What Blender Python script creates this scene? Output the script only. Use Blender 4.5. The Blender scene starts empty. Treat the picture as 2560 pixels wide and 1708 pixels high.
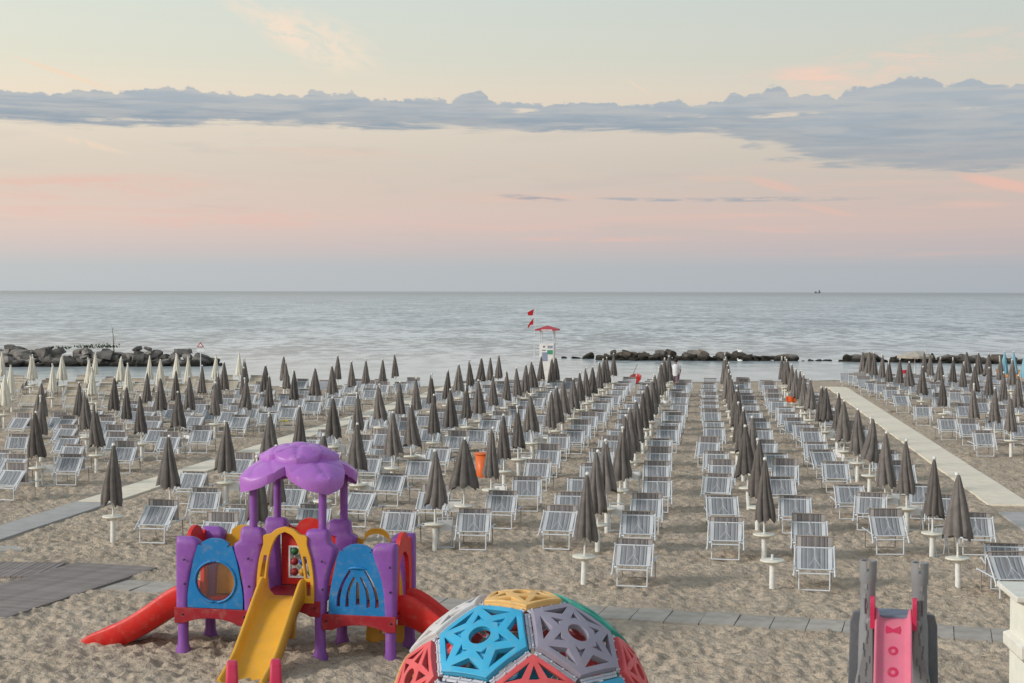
import bpy, math, random
import numpy as np
from math import sin, cos, pi, radians, sqrt, atan2
from mathutils import Vector, Matrix, noise
from mathutils.geometry import delaunay_2d_cdt

random.seed(7)
np.random.seed(7)
S = bpy.context.scene
COL = S.collection

# ------------------------------------------------------------------ camera
F = 3922.0            # focal length measured on the 2560 px wide photograph
H = 5.2               # eye height on the terrace
cam_d = bpy.data.cameras.new('camera')
cam = bpy.data.objects.new('camera', cam_d)
COL.objects.link(cam)
cam_d.sensor_width = 36.0
cam_d.lens = F / 2560.0 * 36.0
cam_d.clip_start = 0.1
cam_d.clip_end = 90000.0
ROT = Matrix.Rotation(radians(90 - 1.82), 3, 'X') @ Matrix.Rotation(radians(0.12), 3, 'Z')
cam.matrix_world = Matrix.Translation((0, 0, H)) @ ROT.to_4x4()
S.camera = cam


def at(u, v, z=0.0):
    """where the sight line of a photo point meets the level z"""
    d = ROT @ Vector(((u - 1280.0) / F, -(v - 854.0) / F, -1.0))
    t = (z - H) / d.z
    return Vector((d.x * t, d.y * t, z))


OV = 2560.0 / 2350.0


def ov(x, y, z=0.0):
    return at(x * OV, y * OV, z)


# ------------------------------------------------------------------ colour helper
def lin(c):
    c = c / 255.0
    return c / 12.92 if c <= 0.04045 else ((c + 0.055) / 1.055) ** 2.4


def rgb(r, g, b):
    return (lin(r), lin(g), lin(b), 1.0)


# ------------------------------------------------------------------ node helper
class G:
    def __init__(self, tree):
        self.t = tree

    def node(self, typ, **kw):
        n = self.t.nodes.new(typ)
        for k, v in kw.items():
            setattr(n, k, v)
        return n

    def put(self, sock, val):
        if isinstance(val, X):
            self.t.links.new(val.s, sock)
        elif hasattr(val, 'is_output'):
            self.t.links.new(val, sock)
        else:
            sock.default_value = val

    def math(self, op, a, b=0.0, c=0.0, clamp=False):
        n = self.node('ShaderNodeMath', operation=op, use_clamp=clamp)
        self.put(n.inputs[0], a)
        self.put(n.inputs[1], b)
        if len(n.inputs) > 2:
            self.put(n.inputs[2], c)
        return X(self, n.outputs[0])

    def sstep(self, x, lo, hi):
        n = self.node('ShaderNodeMapRange', interpolation_type='SMOOTHSTEP')
        self.put(n.inputs[0], x)
        self.put(n.inputs[1], lo)
        self.put(n.inputs[2], hi)
        n.inputs[3].default_value = 0.0
        n.inputs[4].default_value = 1.0
        return X(self, n.outputs[0])

    def comb(self, x, y, z=0.0):
        n = self.node('ShaderNodeCombineXYZ')
        for i, v in enumerate((x, y, z)):
            self.put(n.inputs[i], v)
        return X(self, n.outputs[0])

    def noise(self, vec, scale=1.0, detail=4.0, rough=0.5, dist=0.0):
        n = self.node('ShaderNodeTexNoise')
        if vec is not None:
            self.put(n.inputs['Vector'], vec)
        n.inputs['Scale'].default_value = scale
        n.inputs['Detail'].default_value = detail
        n.inputs['Roughness'].default_value = rough
        n.inputs['Distortion'].default_value = dist
        return X(self, n.outputs['Fac'])

    def mix(self, fac, a, b, blend='MIX'):
        n = self.node('ShaderNodeMix', data_type='RGBA', blend_type=blend)
        self.put(n.inputs[0], fac)
        self.put(n.inputs[6], a)
        self.put(n.inputs[7], b)
        return X(self, n.outputs[2])

    def ramp(self, fac, stops, interp='LINEAR'):
        n = self.node('ShaderNodeValToRGB')
        e = n.color_ramp
        e.interpolation = interp
        while len(e.elements) < len(stops):
            e.elements.new(0.5)
        for el, (p, c) in zip(e.elements, stops):
            el.position = p
            el.color = c
        self.put(n.inputs[0], fac)
        return X(self, n.outputs[0])

    def curve(self, x, pts):
        n = self.node('ShaderNodeFloatCurve')
        c = n.mapping.curves[0]
        while len(c.points) < len(pts):
            c.points.new(0.5, 0.5)
        for p, (a, b) in zip(c.points, pts):
            p.location = (a, b)
            p.handle_type = 'AUTO'
        n.mapping.update()
        self.put(n.inputs['Value'], x)
        return X(self, n.outputs[0])


class X:
    def __init__(self, g, s):
        self.g = g
        self.s = s

    def __add__(self, o): return self.g.math('ADD', self, o)
    def __radd__(self, o): return self.g.math('ADD', self, o)
    def __sub__(self, o): return self.g.math('SUBTRACT', self, o)
    def __rsub__(self, o): return self.g.math('SUBTRACT', o, self)
    def __mul__(self, o): return self.g.math('MULTIPLY', self, o)
    def __rmul__(self, o): return self.g.math('MULTIPLY', self, o)
    def __truediv__(self, o): return self.g.math('DIVIDE', self, o)


# ------------------------------------------------------------------ sky (dusk, a slate cloud bank over the sea)
SKY_STRENGTH = 1.0
world = bpy.data.worlds.new('World')
S.world = world
world.use_nodes = True
wt = world.node_tree
wt.nodes.clear()
g = G(wt)
tc = g.node('ShaderNodeTexCoord')
nv = g.node('ShaderNodeVectorMath', operation='NORMALIZE')
wt.links.new(tc.outputs['Generated'], nv.inputs[0])
sp = g.node('ShaderNodeSeparateXYZ')
wt.links.new(nv.outputs[0], sp.inputs[0])
dx, dy, dz = [X(g, sp.outputs[i]) for i in range(3)]
el = g.math('ARCSINE', dz) * 57.29578
azr = g.math('ARCTAN2', dx, dy)
az = azr * 57.29578
PX = 57.29578 / F       # degrees per photo pixel


def du(u): return math.degrees(math.atan((u - 1280) / F))
def dv(v): return (729.4 - v) * PX


elp = g.math('MAXIMUM', el, 0.0)
fac = g.math('SQRT', elp * (1.0 / 90.0))


def rp(e): return sqrt(e / 90.0)


base = g.ramp(fac, [
    (rp(0.0), rgb(178, 185, 190)), (rp(0.9), rgb(182, 187, 191)), (rp(1.6), rgb(199, 189, 188)),
    (rp(2.6), rgb(214, 193, 185)), (rp(3.6), rgb(211, 195, 185)), (rp(4.6), rgb(209, 199, 187)), (rp(5.6), rgb(215, 205, 192)),
    (rp(7.0), rgb(225, 213, 196)), (rp(8.3), rgb(214, 214, 201)), (rp(10.5), rgb(208, 215, 208)),
    (rp(20), rgb(196, 206, 210)), (rp(45), rgb(162, 178, 192)), (rp(90), rgb(138, 157, 178))])
# afterglow of the sun that has gone down behind and to the left of the camera
west = g.math('COSINE', azr + radians(120)) + 0.5
tint = g.comb(west * 0.42 + 1.0, west * 0.37 + 1.0, west * 0.25 + 1.0)
skycol = g.mix(1.0, base, tint, 'MULTIPLY')
# thin pink veils low over the sea
n1 = g.noise(g.comb(az * 0.10, el * 1.9, 3.0), 1.0, 6.0, 0.6, 0.4)
n1b = g.noise(g.comb(az * 0.05, el * 0.8, 9.0), 1.0, 3.0, 0.5)
veil = g.sstep(n1, 0.5, 0.78) * g.sstep(n1b, 0.40, 0.62) * g.sstep(el, 0.9, 1.9) * (1.0 - g.sstep(el, 4.3, 6.0))
skycol = g.mix(veil * 0.75, skycol, rgb(230, 190, 176))
n2 = g.noise(g.comb(az * 0.16, el * 1.1, 21.0), 1.0, 5.0, 0.6, 0.3)
grey = g.sstep(n2, 0.52, 0.75) * (1.0 - g.sstep(el, 5.0, 6.6)) * g.sstep(el, 0.5, 1.5)
skycol = g.mix(grey * 0.28, skycol, rgb(186, 184, 182))


def blob(u, v, ru, rv, ang=0.0):
    """soft oval patch of the sky around a direction, degrees"""
    a = az - du(u)
    e = el - dv(v)
    c, s = cos(radians(ang)), sin(radians(ang))
    p = (a * c + e * s) * (1.0 / (ru * PX))
    q = (e * c - a * s) * (1.0 / (rv * PX))
    d = p * p + q * q
    return 1.0 - g.sstep(d, 0.0, 1.0)


# wisps of high cloud that still catch the glow
wn = g.noise(g.comb(az * 0.8 - el * 0.5, el * 1.9 + az * 0.75, 1.0), 1.0, 7.0, 0.62, 0.9)
wm = g.sstep(wn, 0.34, 0.62)
w1 = (blob(800, 118, 190, 80, -20) * 1.5 + blob(650, 62, 150, 38, -28) * 1.1) * wm
wn2 = g.noise(g.comb(az * 0.5, el * 2.4, 5.0), 1.0, 7.0, 0.6, 0.6)
wm2 = g.sstep(wn2, 0.36, 0.66)
w2 = (blob(2130, 195, 260, 62, 8) + blob(2420, 150, 240, 60, 4) * 0.7 + blob(1990, 212, 180, 36, 0) * 0.8) * wm2
skycol = g.mix(g.math('MINIMUM', w1 * 0.50, 1.0), skycol, rgb(242, 223, 203))
skycol = g.mix(g.math('MINIMUM', w2 * 0.60, 1.0), skycol, rgb(238, 206, 190))
tr = blob(160, 212, 150, 7, -17) * 0.7 + blob(200, 372, 150, 10, -13) * 0.55 * wm + blob(1590, 222, 55, 3.5, -33) * 0.35
skycol = g.mix(g.math('MINIMUM', tr, 1.0), skycol, rgb(244, 216, 190))
pk = blob(2500, 470, 130, 18, -12) * 0.8 + blob(1930, 465, 90, 14, -14) * 0.5 + blob(2060, 528, 90, 10, -12) * 0.4
pk = pk + (blob(250, 480, 380, 40, 2) + blob(560, 552, 330, 34, 0) + blob(1500, 598, 260, 10, 0)) * wm2 * 0.5
skycol = g.mix(g.math('MINIMUM', pk, 1.0), skycol, rgb(232, 188, 174))

# the cloud bank: its upper and lower rim over the compass, then broken up by noise
AZ0, AZ1, E0, E1 = -24.0, 24.0, 3.5, 8.5
top = [(-420, 262), (-150, 252), (0, 256), (131, 259), (218, 248), (305, 250), (425, 236), (523, 242), (654, 249), (752, 246), (795, 233), (822, 246),
       (866, 237), (915, 253), (1008, 255), (1089, 248), (1117, 259), (1160, 240), (1198, 231), (1225, 256),
       (1334, 262), (1471, 261), (1607, 267), (1699, 256), (1743, 267), (1803, 256), (1852, 237), (1868, 249),
       (1944, 222), (1966, 246), (2064, 248), (2086, 257), (2119, 234), (2206, 226), (2277, 211), (2331, 218),
       (2353, 234), (2424, 222), (2478, 237), (2560, 236), (2800, 244), (2990, 250)]
bot = [(-420, 330), (0, 330), (207, 335), (331, 333), (474, 330), (540, 319), (762, 324), (926, 327), (1280, 330), (1443, 333), (1618, 338),
       (1797, 343), (1879, 360), (1961, 378), (2042, 408), (2124, 419), (2260, 433), (2424, 440), (2560, 432), (2800, 420), (2990, 405)]
azn = (az - AZ0) * (1.0 / (AZ1 - AZ0))


def cpts(l): return [((du(u) - AZ0) / (AZ1 - AZ0), (dv(v) - E0) / (E1 - E0)) for u, v in l]


T = g.curve(azn, cpts(top)) * (E1 - E0) + E0
B = g.curve(azn, cpts(bot)) * (E1 - E0) + E0
puff = g.noise(g.comb(az * 2.3, el * 3.2, 0.0), 1.0, 4.0, 0.5, 0.1) - 0.5
puff2 = g.noise(g.comb(az * 0.55, el * 5.5, 7.0), 1.0, 6.0, 0.6, 0.5) - 0.5
mt = g.sstep(T - el + puff * 0.55, -0.01, 0.07)
mb = g.sstep(el - B + puff2 * 0.85, -0.10, 0.22)
hole = g.noise(g.comb(az * 0.35, el * 4.2, 13.0), 1.0, 5.0, 0.6, 0.4)
gapn = g.noise(g.comb(az * 0.9, el * 7.0, 31.0), 1.0, 5.0, 0.6, 0.4)
gap = blob(1715, 297, 60, 7, 1) + blob(1960, 296, 110, 8, 3) + blob(1310, 281, 45, 9) * .8 + blob(2420, 291, 60, 5) * .5 + blob(300, 318, 150, 7, 1) * .5 + blob(560, 316, 60, 9, 3) * .8
cl = mt * mb * (1.0 - g.sstep(hole, 0.66, 0.80) * 0.7) * (1.0 - g.math('MINIMUM', gap * g.sstep(gapn, 0.42, 0.58) * 1.2, 1.0))
strip = (blob(1900, 501, 330, 8, 0) + blob(1330, 496, 110, 9, -4) + blob(1600, 500, 130, 6, -2) + blob(1955, 404, 60, 9) +
         blob(1880, 372, 40, 10) + blob(2090, 420, 90, 10, 0) + blob(2450, 432, 80, 12, 0)) * g.sstep(gapn, 0.36, 0.60)
cl = g.math('MINIMUM', cl + g.math('MAXIMUM', strip, 0.0) * 0.75, 1.0)
rel = (el - B) / g.math('MAXIMUM', T - B, 0.3)
cn = g.noise(g.comb(az * 0.35, el * 3.4, 2.0), 1.0, 5.0, 0.55, 0.6)
ccol = g.mix(g.sstep(rel * 0.75 + cn * 0.9 - 0.25, 0.15, 0.95), rgb(146, 160, 174), rgb(171, 180, 188))
cva = g.noise(g.comb(az * 0.28, el * 3.6, 41.0), 1.0, 6.0, 0.6, 0.5)
skycol = g.mix(cl * (g.sstep(cva, 0.36, 0.62) * 0.26 + 0.72) * (1.0 - g.sstep(az, 6.0, 14.0) * (1.0 - g.sstep(rel, 0.0, 0.55)) * 0.30), skycol, ccol)
# below the horizon: the haze colour goes on
skycol = g.mix(g.sstep(el, -1.0, 0.0), rgb(120, 132, 142), skycol)
bg = g.node('ShaderNodeBackground')
g.put(bg.inputs[0], skycol)
bg.inputs[1].default_value = SKY_STRENGTH
nish = g.node('ShaderNodeTexSky', sky_type='NISHITA')
nish.sun_disc = False
SUN_EL, SUN_AZ = radians(24), radians(-112)      # afterglow, behind and to the left
nish.sun_elevation = radians(3)
nish.sun_rotation = SUN_AZ
bg2 = g.node('ShaderNodeBackground')
wt.links.new(nish.outputs[0], bg2.inputs[0])
bg2.inputs[1].default_value = 0.006
ad = g.node('ShaderNodeAddShader')
wt.links.new(bg.outputs[0], ad.inputs[0])
wt.links.new(bg2.outputs[0], ad.inputs[1])
wo = g.node('ShaderNodeOutputWorld')
wt.links.new(ad.outputs[0], wo.inputs[0])

# ------------------------------------------------------------------ soft low sun
sun_d = bpy.data.lights.new('sun', 'SUN')
sun_d.energy = 2.5
sun_d.angle = radians(13)
sun_d.color = (1.0, 0.94, 0.87)
sun = bpy.data.objects.new('sun', sun_d)
COL.objects.link(sun)
sdir = Vector((sin(SUN_AZ) * cos(SUN_EL), cos(SUN_AZ) * cos(SUN_EL), sin(SUN_EL)))
sun.rotation_euler = sdir.to_track_quat('Z', 'Y').to_euler()

S.view_settings.view_transform = 'Standard'
S.view_settings.look = 'None'
S.view_settings.exposure = 0.0
S.view_settings.gamma = 1.0
S.view_settings.use_curve_mapping = False


# ------------------------------------------------------------------ materials
def mat(name, col, rough=0.6, var=0.08, scale=6.0, bump=0.0, bscale=40.0, spec=0.4, rand=0.0, coords='Object'):
    m = bpy.data.materials.new(name)
    m.use_nodes = True
    t = m.node_tree
    q = G(t)
    b = t.nodes['Principled BSDF']
    b.inputs['Roughness'].default_value = rough
    b.inputs['Specular IOR Level'].default_value = spec
    c = q.node('ShaderNodeTexCoord')
    n = q.noise(c.outputs[coords], scale, 5.0, 0.6)
    lo = tuple(x * (1 - var) for x in col[:3]) + (1,)
    hi = tuple(min(x * (1 + var), 1) for x in col[:3]) + (1,)
    cc = q.mix(q.sstep(n, 0.3, 0.7), lo, hi)
    if rand:
        oi = q.node('ShaderNodeObjectInfo')
        k = X(q, oi.outputs['Random']) * (2 * rand) + (1 - rand)
        cc = q.mix(1.0, cc, q.comb(k, k, k), 'MULTIPLY')
    q.put(b.inputs['Base Color'], cc)
    if bump:
        bn = q.noise(c.outputs[coords], bscale, 4.0, 0.6)
        bp = q.node('ShaderNodeBump')
        bp.inputs['Strength'].default_value = bump
        bp.inputs['Distance'].default_value = 0.02
        q.put(bp.inputs['Height'], bn)
        t.links.new(bp.outputs[0], b.inputs['Normal'])
    return m


def plastic(name, col, rough=0.42, var=0.06):
    """moulded plastic, faded and dusted with sand in patches"""
    m = mat(name, col, rough, var, 3.0, 0.12, 90.0, 0.4)
    t = m.node_tree
    q = G(t)
    b = t.nodes['Principled BSDF']
    c = q.node('ShaderNodeTexCoord')
    n = q.noise(c.outputs['Object'], 9.0, 6.0, 0.7)
    src = b.inputs['Base Color'].links[0].from_socket
    cc = q.mix(q.sstep(n, 0.48, 0.80) * 0.34, src, (0.34, 0.27, 0.2, 1))
    q.put(b.inputs['Base Color'], cc)
    q.put(b.inputs['Roughness'], q.sstep(n, 0.2, 0.8) * 0.25 + (rough - 0.08))
    return m


M = {}
M['white_metal'] = mat('white_metal', (0.60, 0.63, 0.67), 0.4, 0.05, 8.0)
M['tan_metal'] = mat('tan_metal', (0.33, 0.28, 0.24), 0.5)
M['white_plastic'] = mat('white_plastic', (0.72, 0.71, 0.68), 0.45, 0.10, 14.0)
M['cream_plastic'] = mat('cream_plastic', (0.70, 0.67, 0.58), 0.5, 0.10, 14.0)
M['purple'] = plastic('purple_plastic', (0.235, 0.075, 0.36))
M['purple_roof'] = plastic('purple_roof_plastic', (0.40, 0.145, 0.52), 0.33)
M['blue'] = plastic('blue_plastic', (0.006, 0.17, 0.44))
M['red'] = plastic('red_plastic', (0.62, 0.022, 0.018))
M['dark_red'] = plastic('dark_red_plastic', (0.30, 0.010, 0.022))
M['yellow'] = plastic('yellow_plastic', (0.66, 0.33, 0.025))
M['orange'] = plastic('orange_plastic', (0.70, 0.13, 0.02))
M['dome_blue'] = plastic('dome_blue', (0.04, 0.36, 0.60))
M['dome_grey'] = plastic('dome_grey', (0.30, 0.27, 0.34))
M['dome_red'] = plastic('dome_red', (0.66, 0.09, 0.10))
M['dome_yellow'] = plastic('dome_yellow', (0.74, 0.44, 0.15))
M['dome_green'] = plastic('dome_green', (0.03, 0.34, 0.26))
M['dome_white'] = plastic('dome_white', (0.58, 0.56, 0.56))
M['dome_strip'] = plastic('dome_strip', (0.54, 0.54, 0.60))
M['castle_grey'] = plastic('castle_grey', (0.235, 0.24, 0.255))
M['castle_dark'] = plastic('castle_dark', (0.125, 0.13, 0.15))
M['castle_blue'] = plastic('castle_blue', (0.16, 0.19, 0.26))
M['pink'] = plastic('pink_plastic', (0.66, 0.16, 0.24))
M['deep_pink'] = plastic('deep_pink_plastic', (0.55, 0.025, 0.085))
M['ball_green'] = plastic('ball_green', (0.02, 0.15, 0.06))
M['ball_red'] = plastic('ball_red', (0.36, 0.02, 0.03))
M['ball_blue'] = plastic('ball_blue', (0.02, 0.09, 0.36))
M['canopy'] = mat('canopy_cloth', (0.148, 0.132, 0.125), 0.9, 0.16, 5.0, 0.15, 60.0, 0.1, 0.26)
M['canopy_cream'] = mat('canopy_cream_cloth', (0.68, 0.65, 0.57), 0.9, 0.06, 5.0, 0.2, 160.0, 0.1, 0.06)
M['canopy_blue'] = mat('canopy_blue_cloth', (0.22, 0.42, 0.52), 0.9, 0.08, 5.0, 0.2, 160.0, 0.1)
M['canopy_beige'] = mat('canopy_beige_cloth', (0.42, 0.38, 0.33), 0.9, 0.08, 5.0, 0.2, 160.0, 0.1)
M['pillar'] = mat('pillar_plaster', (0.70, 0.70, 0.63), 0.85, 0.05, 5.0, 0.2, 60.0, 0.2)
M['pillar_cap'] = mat('pillar_cap_stone', (0.68, 0.66, 0.60), 0.8, 0.07, 7.0, 0.2, 60.0, 0.2)
M['paver'] = mat('paver_concrete', (0.375, 0.34, 0.30), 0.9, 0.16, 3.0, 0.3, 60.0, 0.15, 0.07)
M['walk_cream'] = mat('walk_cream', (0.74, 0.665, 0.545), 0.9, 0.06, 2.2, 0.25, 50.0, 0.1, 0.03, 'Object')
M['walk_grey'] = mat('walk_grey', (0.40, 0.385, 0.37), 0.9, 0.08, 2.0, 0.2, 60.0, 0.1, 0.03)
M['mat_brown'] = mat('mat_brown', (0.235, 0.205, 0.195), 0.85, 0.14, 3.0, 0.3, 60.0, 0.2, 0.12)
M['skin'] = mat('skin', (0.30, 0.16, 0.11), 0.6)
M['shirt'] = mat('shirt', (0.70, 0.70, 0.74), 0.9)
M['shorts'] = mat('shorts', (0.16, 0.11, 0.14), 0.9)
M['hair'] = mat('hair', (0.03, 0.02, 0.015), 0.8)
M['bird'] = mat('bird_white', (0.78, 0.78, 0.76), 0.8)
M['black'] = mat('black_rubber', (0.02, 0.02, 0.022), 0.6)
M['flag'] = mat('flag_red', (0.42, 0.012, 0.018), 0.85)
M['roof_red'] = mat('roof_red', (0.42, 0.04, 0.06), 0.5)
M['sign_white'] = mat('sign_white', (0.75, 0.74, 0.74), 0.5)
M['poster_green'] = mat('poster_green', (0.06, 0.28, 0.18), 0.5)
M['poster_blue'] = mat('poster_blue', (0.26, 0.30, 0.42), 0.5)
M['poster_dark'] = mat('poster_dark', (0.10, 0.11, 0.17), 0.5)
M['wood'] = mat('weathered_wood', (0.22, 0.19, 0.16), 0.8)
M['leaf'] = mat('scrub_leaf', (0.05, 0.08, 0.03), 0.8)
M['ship'] = mat('ship_grey', (0.14, 0.16, 0.18), 0.8)
M['towel_orange'] = mat('towel_orange', (0.60, 0.10, 0.02), 0.95)
M['towel_red'] = mat('towel_red', (0.45, 0.02, 0.05), 0.95)
M['foam_yellow'] = mat('foam_yellow', (0.60, 0.55, 0.10), 0.9)
M['orange_fabric'] = mat('orange_fabric', (0.60, 0.24, 0.06), 0.9)
M['beige_fabric'] = mat('beige_fabric', (0.40, 0.345, 0.275), 0.9, 0.12, 4.0, 0.2, 120.0, 0.1, 0.06)


def stripes():
    """woven grey stripes running down the lounger cloth, pale bands at both edges"""
    m = bpy.data.materials.new('striped_cloth')
    m.use_nodes = True
    t = m.node_tree
    q = G(t)
    b = t.nodes['Principled BSDF']
    b.inputs['Roughness'].default_value = 0.9
    b.inputs['Specular IOR Level'].default_value = 0.1
    c = q.node('ShaderNodeTexCoord')
    s = q.node('ShaderNodeSeparateXYZ')
    t.links.new(c.outputs['Object'], s.inputs[0])
    f = X(q, s.outputs[0]) * (1 / 0.66) + 0.5
    L, A, D, E, P = (0.62, 0.635, 0.665, 1), (0.285, 0.298, 0.325, 1), (0.165, 0.173, 0.193, 1), (0.385, 0.40, 0.43, 1), (0.255, 0.255, 0.27, 1)
    st = [(0, E), (.05, L), (.15, D), (.17, A), (.20, E), (.215, A), (.27, D), (.295, E), (.33, A), (.40, P), (.455, A), (.50, E),
          (.545, A), (.60, P), (.63, D), (.655, E), (.69, A), (.75, D), (.78, E), (.815, A), (.83, D), (.85, L), (.95, E)]
    cc = q.ramp(f, st, 'CONSTANT')
    n = q.noise(c.outputs['Object'], 7.0, 4.0, 0.6)
    k = n * 0.3 + 0.85
    cc = q.mix(1.0, cc, q.comb(k, k, k), 'MULTIPLY')
    tr = q.node('ShaderNodeBsdfTranslucent')
    q.put(b.inputs['Base Color'], cc)
    q.put(tr.inputs[0], cc)
    mx = q.node('ShaderNodeMixShader')
    mx.inputs[0].default_value = 0.2
    t.links.new(b.outputs[0], mx.inputs[1])
    t.links.new(tr.outputs[0], mx.inputs[2])
    t.links.new(mx.outputs[0], t.nodes['Material Output'].inputs[0])
    return m


M['stripes'] = stripes()


def brown_flap():
    """the head flap has weathered browner than the rest of the cloth"""
    m = M['stripes'].copy()
    m.name = 'striped_flap_cloth'
    t = m.node_tree
    for n in t.nodes:
        if n.type == 'VALTORGB':
            for e in n.color_ramp.elements:
                r, gg, b2, _ = e.color
                e.color = (r * 0.78, gg * 0.70, b2 * 0.66, 1)
    return m


M['flap'] = brown_flap()


def window_glass():
    m = bpy.data.materials.new('bubble_plastic')
    m.use_nodes = True
    t = m.node_tree
    q = G(t)
    t.nodes.remove(t.nodes['Principled BSDF'])
    a = q.node('ShaderNodeBsdfTransparent')
    a.inputs[0].default_value = (0.97, 0.88, 0.80, 1)
    gl = q.node('ShaderNodeBsdfGlossy')
    gl.inputs['Roughness'].default_value = 0.15
    df = q.node('ShaderNodeBsdfDiffuse')
    df.inputs[0].default_value = (0.62, 0.48, 0.38, 1)
    m1 = q.node('ShaderNodeMixShader')
    m1.inputs[0].default_value = 0.10
    t.links.new(a.outputs[0], m1.inputs[1])
    t.links.new(df.outputs[0], m1.inputs[2])
    fr = q.node('ShaderNodeFresnel')
    fr.inputs[0].default_value = 1.22
    m2 = q.node('ShaderNodeMixShader')
    t.links.new(fr.outputs[0], m2.inputs[0])
    t.links.new(m1.outputs[0], m2.inputs[1])
    t.links.new(gl.outputs[0], m2.inputs[2])
    t.links.new(m2.outputs[0], t.nodes['Material Output'].inputs[0])
    return m


M['bubble'] = window_glass()


def sand_material():
    m = bpy.data.materials.new('sand')
    m.use_nodes = True
    t = m.node_tree
    q = G(t)
    b = t.nodes['Principled BSDF']
    b.inputs['Roughness'].default_value = 0.95
    b.inputs['Specular IOR Level'].default_value = 0.15
    c = q.node('ShaderNodeTexCoord')
    o = c.outputs['Object']
    s = q.node('ShaderNodeSeparateXYZ')
    t.links.new(o, s.inputs[0])
    n1 = q.noise(o, 0.55, 5.0, 0.6)
    n2 = q.noise(o, 5.0, 6.0, 0.65)
    n3 = q.noise(o, 60.0, 3.0, 0.7)
    cc = q.mix(q.sstep(n1, 0.3, 0.7), (0.43, 0.348, 0.27, 1), (0.505, 0.416, 0.328, 1))
    cc = q.mix(q.sstep(n2, 0.44, 0.70) * 0.62, cc, (0.235, 0.182, 0.138, 1))  # random dark patches: moist sand, and shade of the dimples painted in
    cc = q.mix(q.sstep(n3, 0.35, 0.75) * 0.35, cc, (0.54, 0.44, 0.33, 1))
    # the strip the sea has wetted
    sx_ = q.math('MINIMUM', q.math('MAXIMUM', X(q, s.outputs[0]) + 5.0, 0.0), 30.0) * 0.30 + 87.3
    wet = q.sstep(X(q, s.outputs[1]) - sx_ + (n1 - 0.5) * 3.0, -2.6, -0.8)
    cc = q.mix(wet * 0.55, cc, (0.17, 0.145, 0.12, 1))
    q.put(b.inputs['Base Color'], cc)
    q.put(b.inputs['Roughness'], 0.95 - wet * 0.35)
    h = q.noise(o, 4.2, 6.0, 0.62, 0.3) * 1.0 + q.noise(o, 13.0, 4.0, 0.6) * 0.35
    bp = q.node('ShaderNodeBump')
    bp.inputs['Strength'].default_value = 0.75
    bp.inputs['Distance'].default_value = 0.16
    q.put(bp.inputs['Height'], h)
    t.links.new(bp.outputs[0], b.inputs['Normal'])
    return m


M['sand'] = sand_material()


def sea_material():
    m = bpy.data.materials.new('sea_water')
    m.use_nodes = True
    t = m.node_tree
    q = G(t)
    b = t.nodes['Principled BSDF']
    c = q.node('ShaderNodeTexCoord')
    o = c.outputs['Object']
    s = q.node('ShaderNodeSeparateXYZ')
    t.links.new(o, s.inputs[0])
    x, y = X(q, s.outputs[0]), X(q, s.outputs[1])
    v1 = q.noise(q.comb(x * 0.22, y * 0.30, 0.0), 1.0, 6.0, 0.62, 0.0)
    v2 = q.noise(q.comb(x * 0.9, y * 1.6, 4.0), 1.0, 4.0, 0.6, 0.3)
    # sky sheen and dark of the ripples painted as colour, three wave sizes
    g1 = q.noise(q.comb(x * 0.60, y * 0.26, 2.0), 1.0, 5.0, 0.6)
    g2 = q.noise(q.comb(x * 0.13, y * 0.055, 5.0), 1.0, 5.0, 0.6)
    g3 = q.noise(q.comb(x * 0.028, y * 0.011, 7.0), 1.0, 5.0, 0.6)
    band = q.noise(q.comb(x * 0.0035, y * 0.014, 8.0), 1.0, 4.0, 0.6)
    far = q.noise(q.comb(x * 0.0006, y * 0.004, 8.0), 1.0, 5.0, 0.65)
    ripple_light = g1 * 0.52 + g2 * 0.30 + g3 * 0.18
    # water behind the breakwater lies calmer
    calm = q.sstep(y, 95.0, 260.0)
    hgt = v1 * 1.6 + v2 * 0.32
    bp = q.node('ShaderNodeBump')
    q.put(bp.inputs['Strength'], calm * 0.16 + 0.16)
    bp.inputs['Distance'].default_value = 0.5
    q.put(bp.inputs['Height'], hgt)
    t.links.new(bp.outputs[0], b.inputs['Normal'])
    cc = q.mix(q.sstep(ripple_light, 0.43, 0.57), (0.09, 0.14, 0.18, 1), (0.60, 0.65, 0.69, 1))
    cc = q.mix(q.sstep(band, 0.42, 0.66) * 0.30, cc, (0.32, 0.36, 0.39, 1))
    cc = q.mix(q.sstep(y, 300.0, 3500.0) * 0.72, cc, (0.135, 0.16, 0.185, 1))  # weaker sky reflection towards the horizon, painted as a darker colour
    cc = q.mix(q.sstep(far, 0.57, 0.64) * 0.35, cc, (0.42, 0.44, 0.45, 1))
    cc = q.mix((1.0 - q.sstep(y, 90.0, 150.0)) * 0.75, cc, (0.54, 0.58, 0.585, 1))  # bright sky sheen of the inshore water painted into its colour
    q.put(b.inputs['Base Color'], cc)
    q.put(b.inputs['Roughness'], calm * 0.10 + 0.18)
    b.inputs['IOR'].default_value = 1.333
    return m


M['sea'] = sea_material()


def rock_material(col=(0.175, 0.160, 0.150)):
    m = mat('breakwater_rock', col, 0.9, 0.35, 1.3, 0.8, 4.0, 0.2, 0.5, 'Object')
    t = m.node_tree
    q = G(t)
    b = t.nodes['Principled BSDF']
    gm = q.node('ShaderNodeNewGeometry')
    s = q.node('ShaderNodeSeparateXYZ')
    t.links.new(gm.outputs['Position'], s.inputs[0])
    n = q.noise(gm.outputs['Position'], 1.2, 3.0)
    wet = 1.0 - q.sstep(X(q, s.outputs[2]) + (n - 0.5) * 0.5, 0.05, 0.50)     # tide-stained foot
    src = b.inputs['Base Color'].links[0].from_socket
    q.put(b.inputs['Base Color'], q.mix(wet, src, (0.022, 0.020, 0.016, 1)))
    return m


M['rock'] = rock_material()
M['rock_dark'] = rock_material((0.115, 0.095, 0.078))


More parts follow.
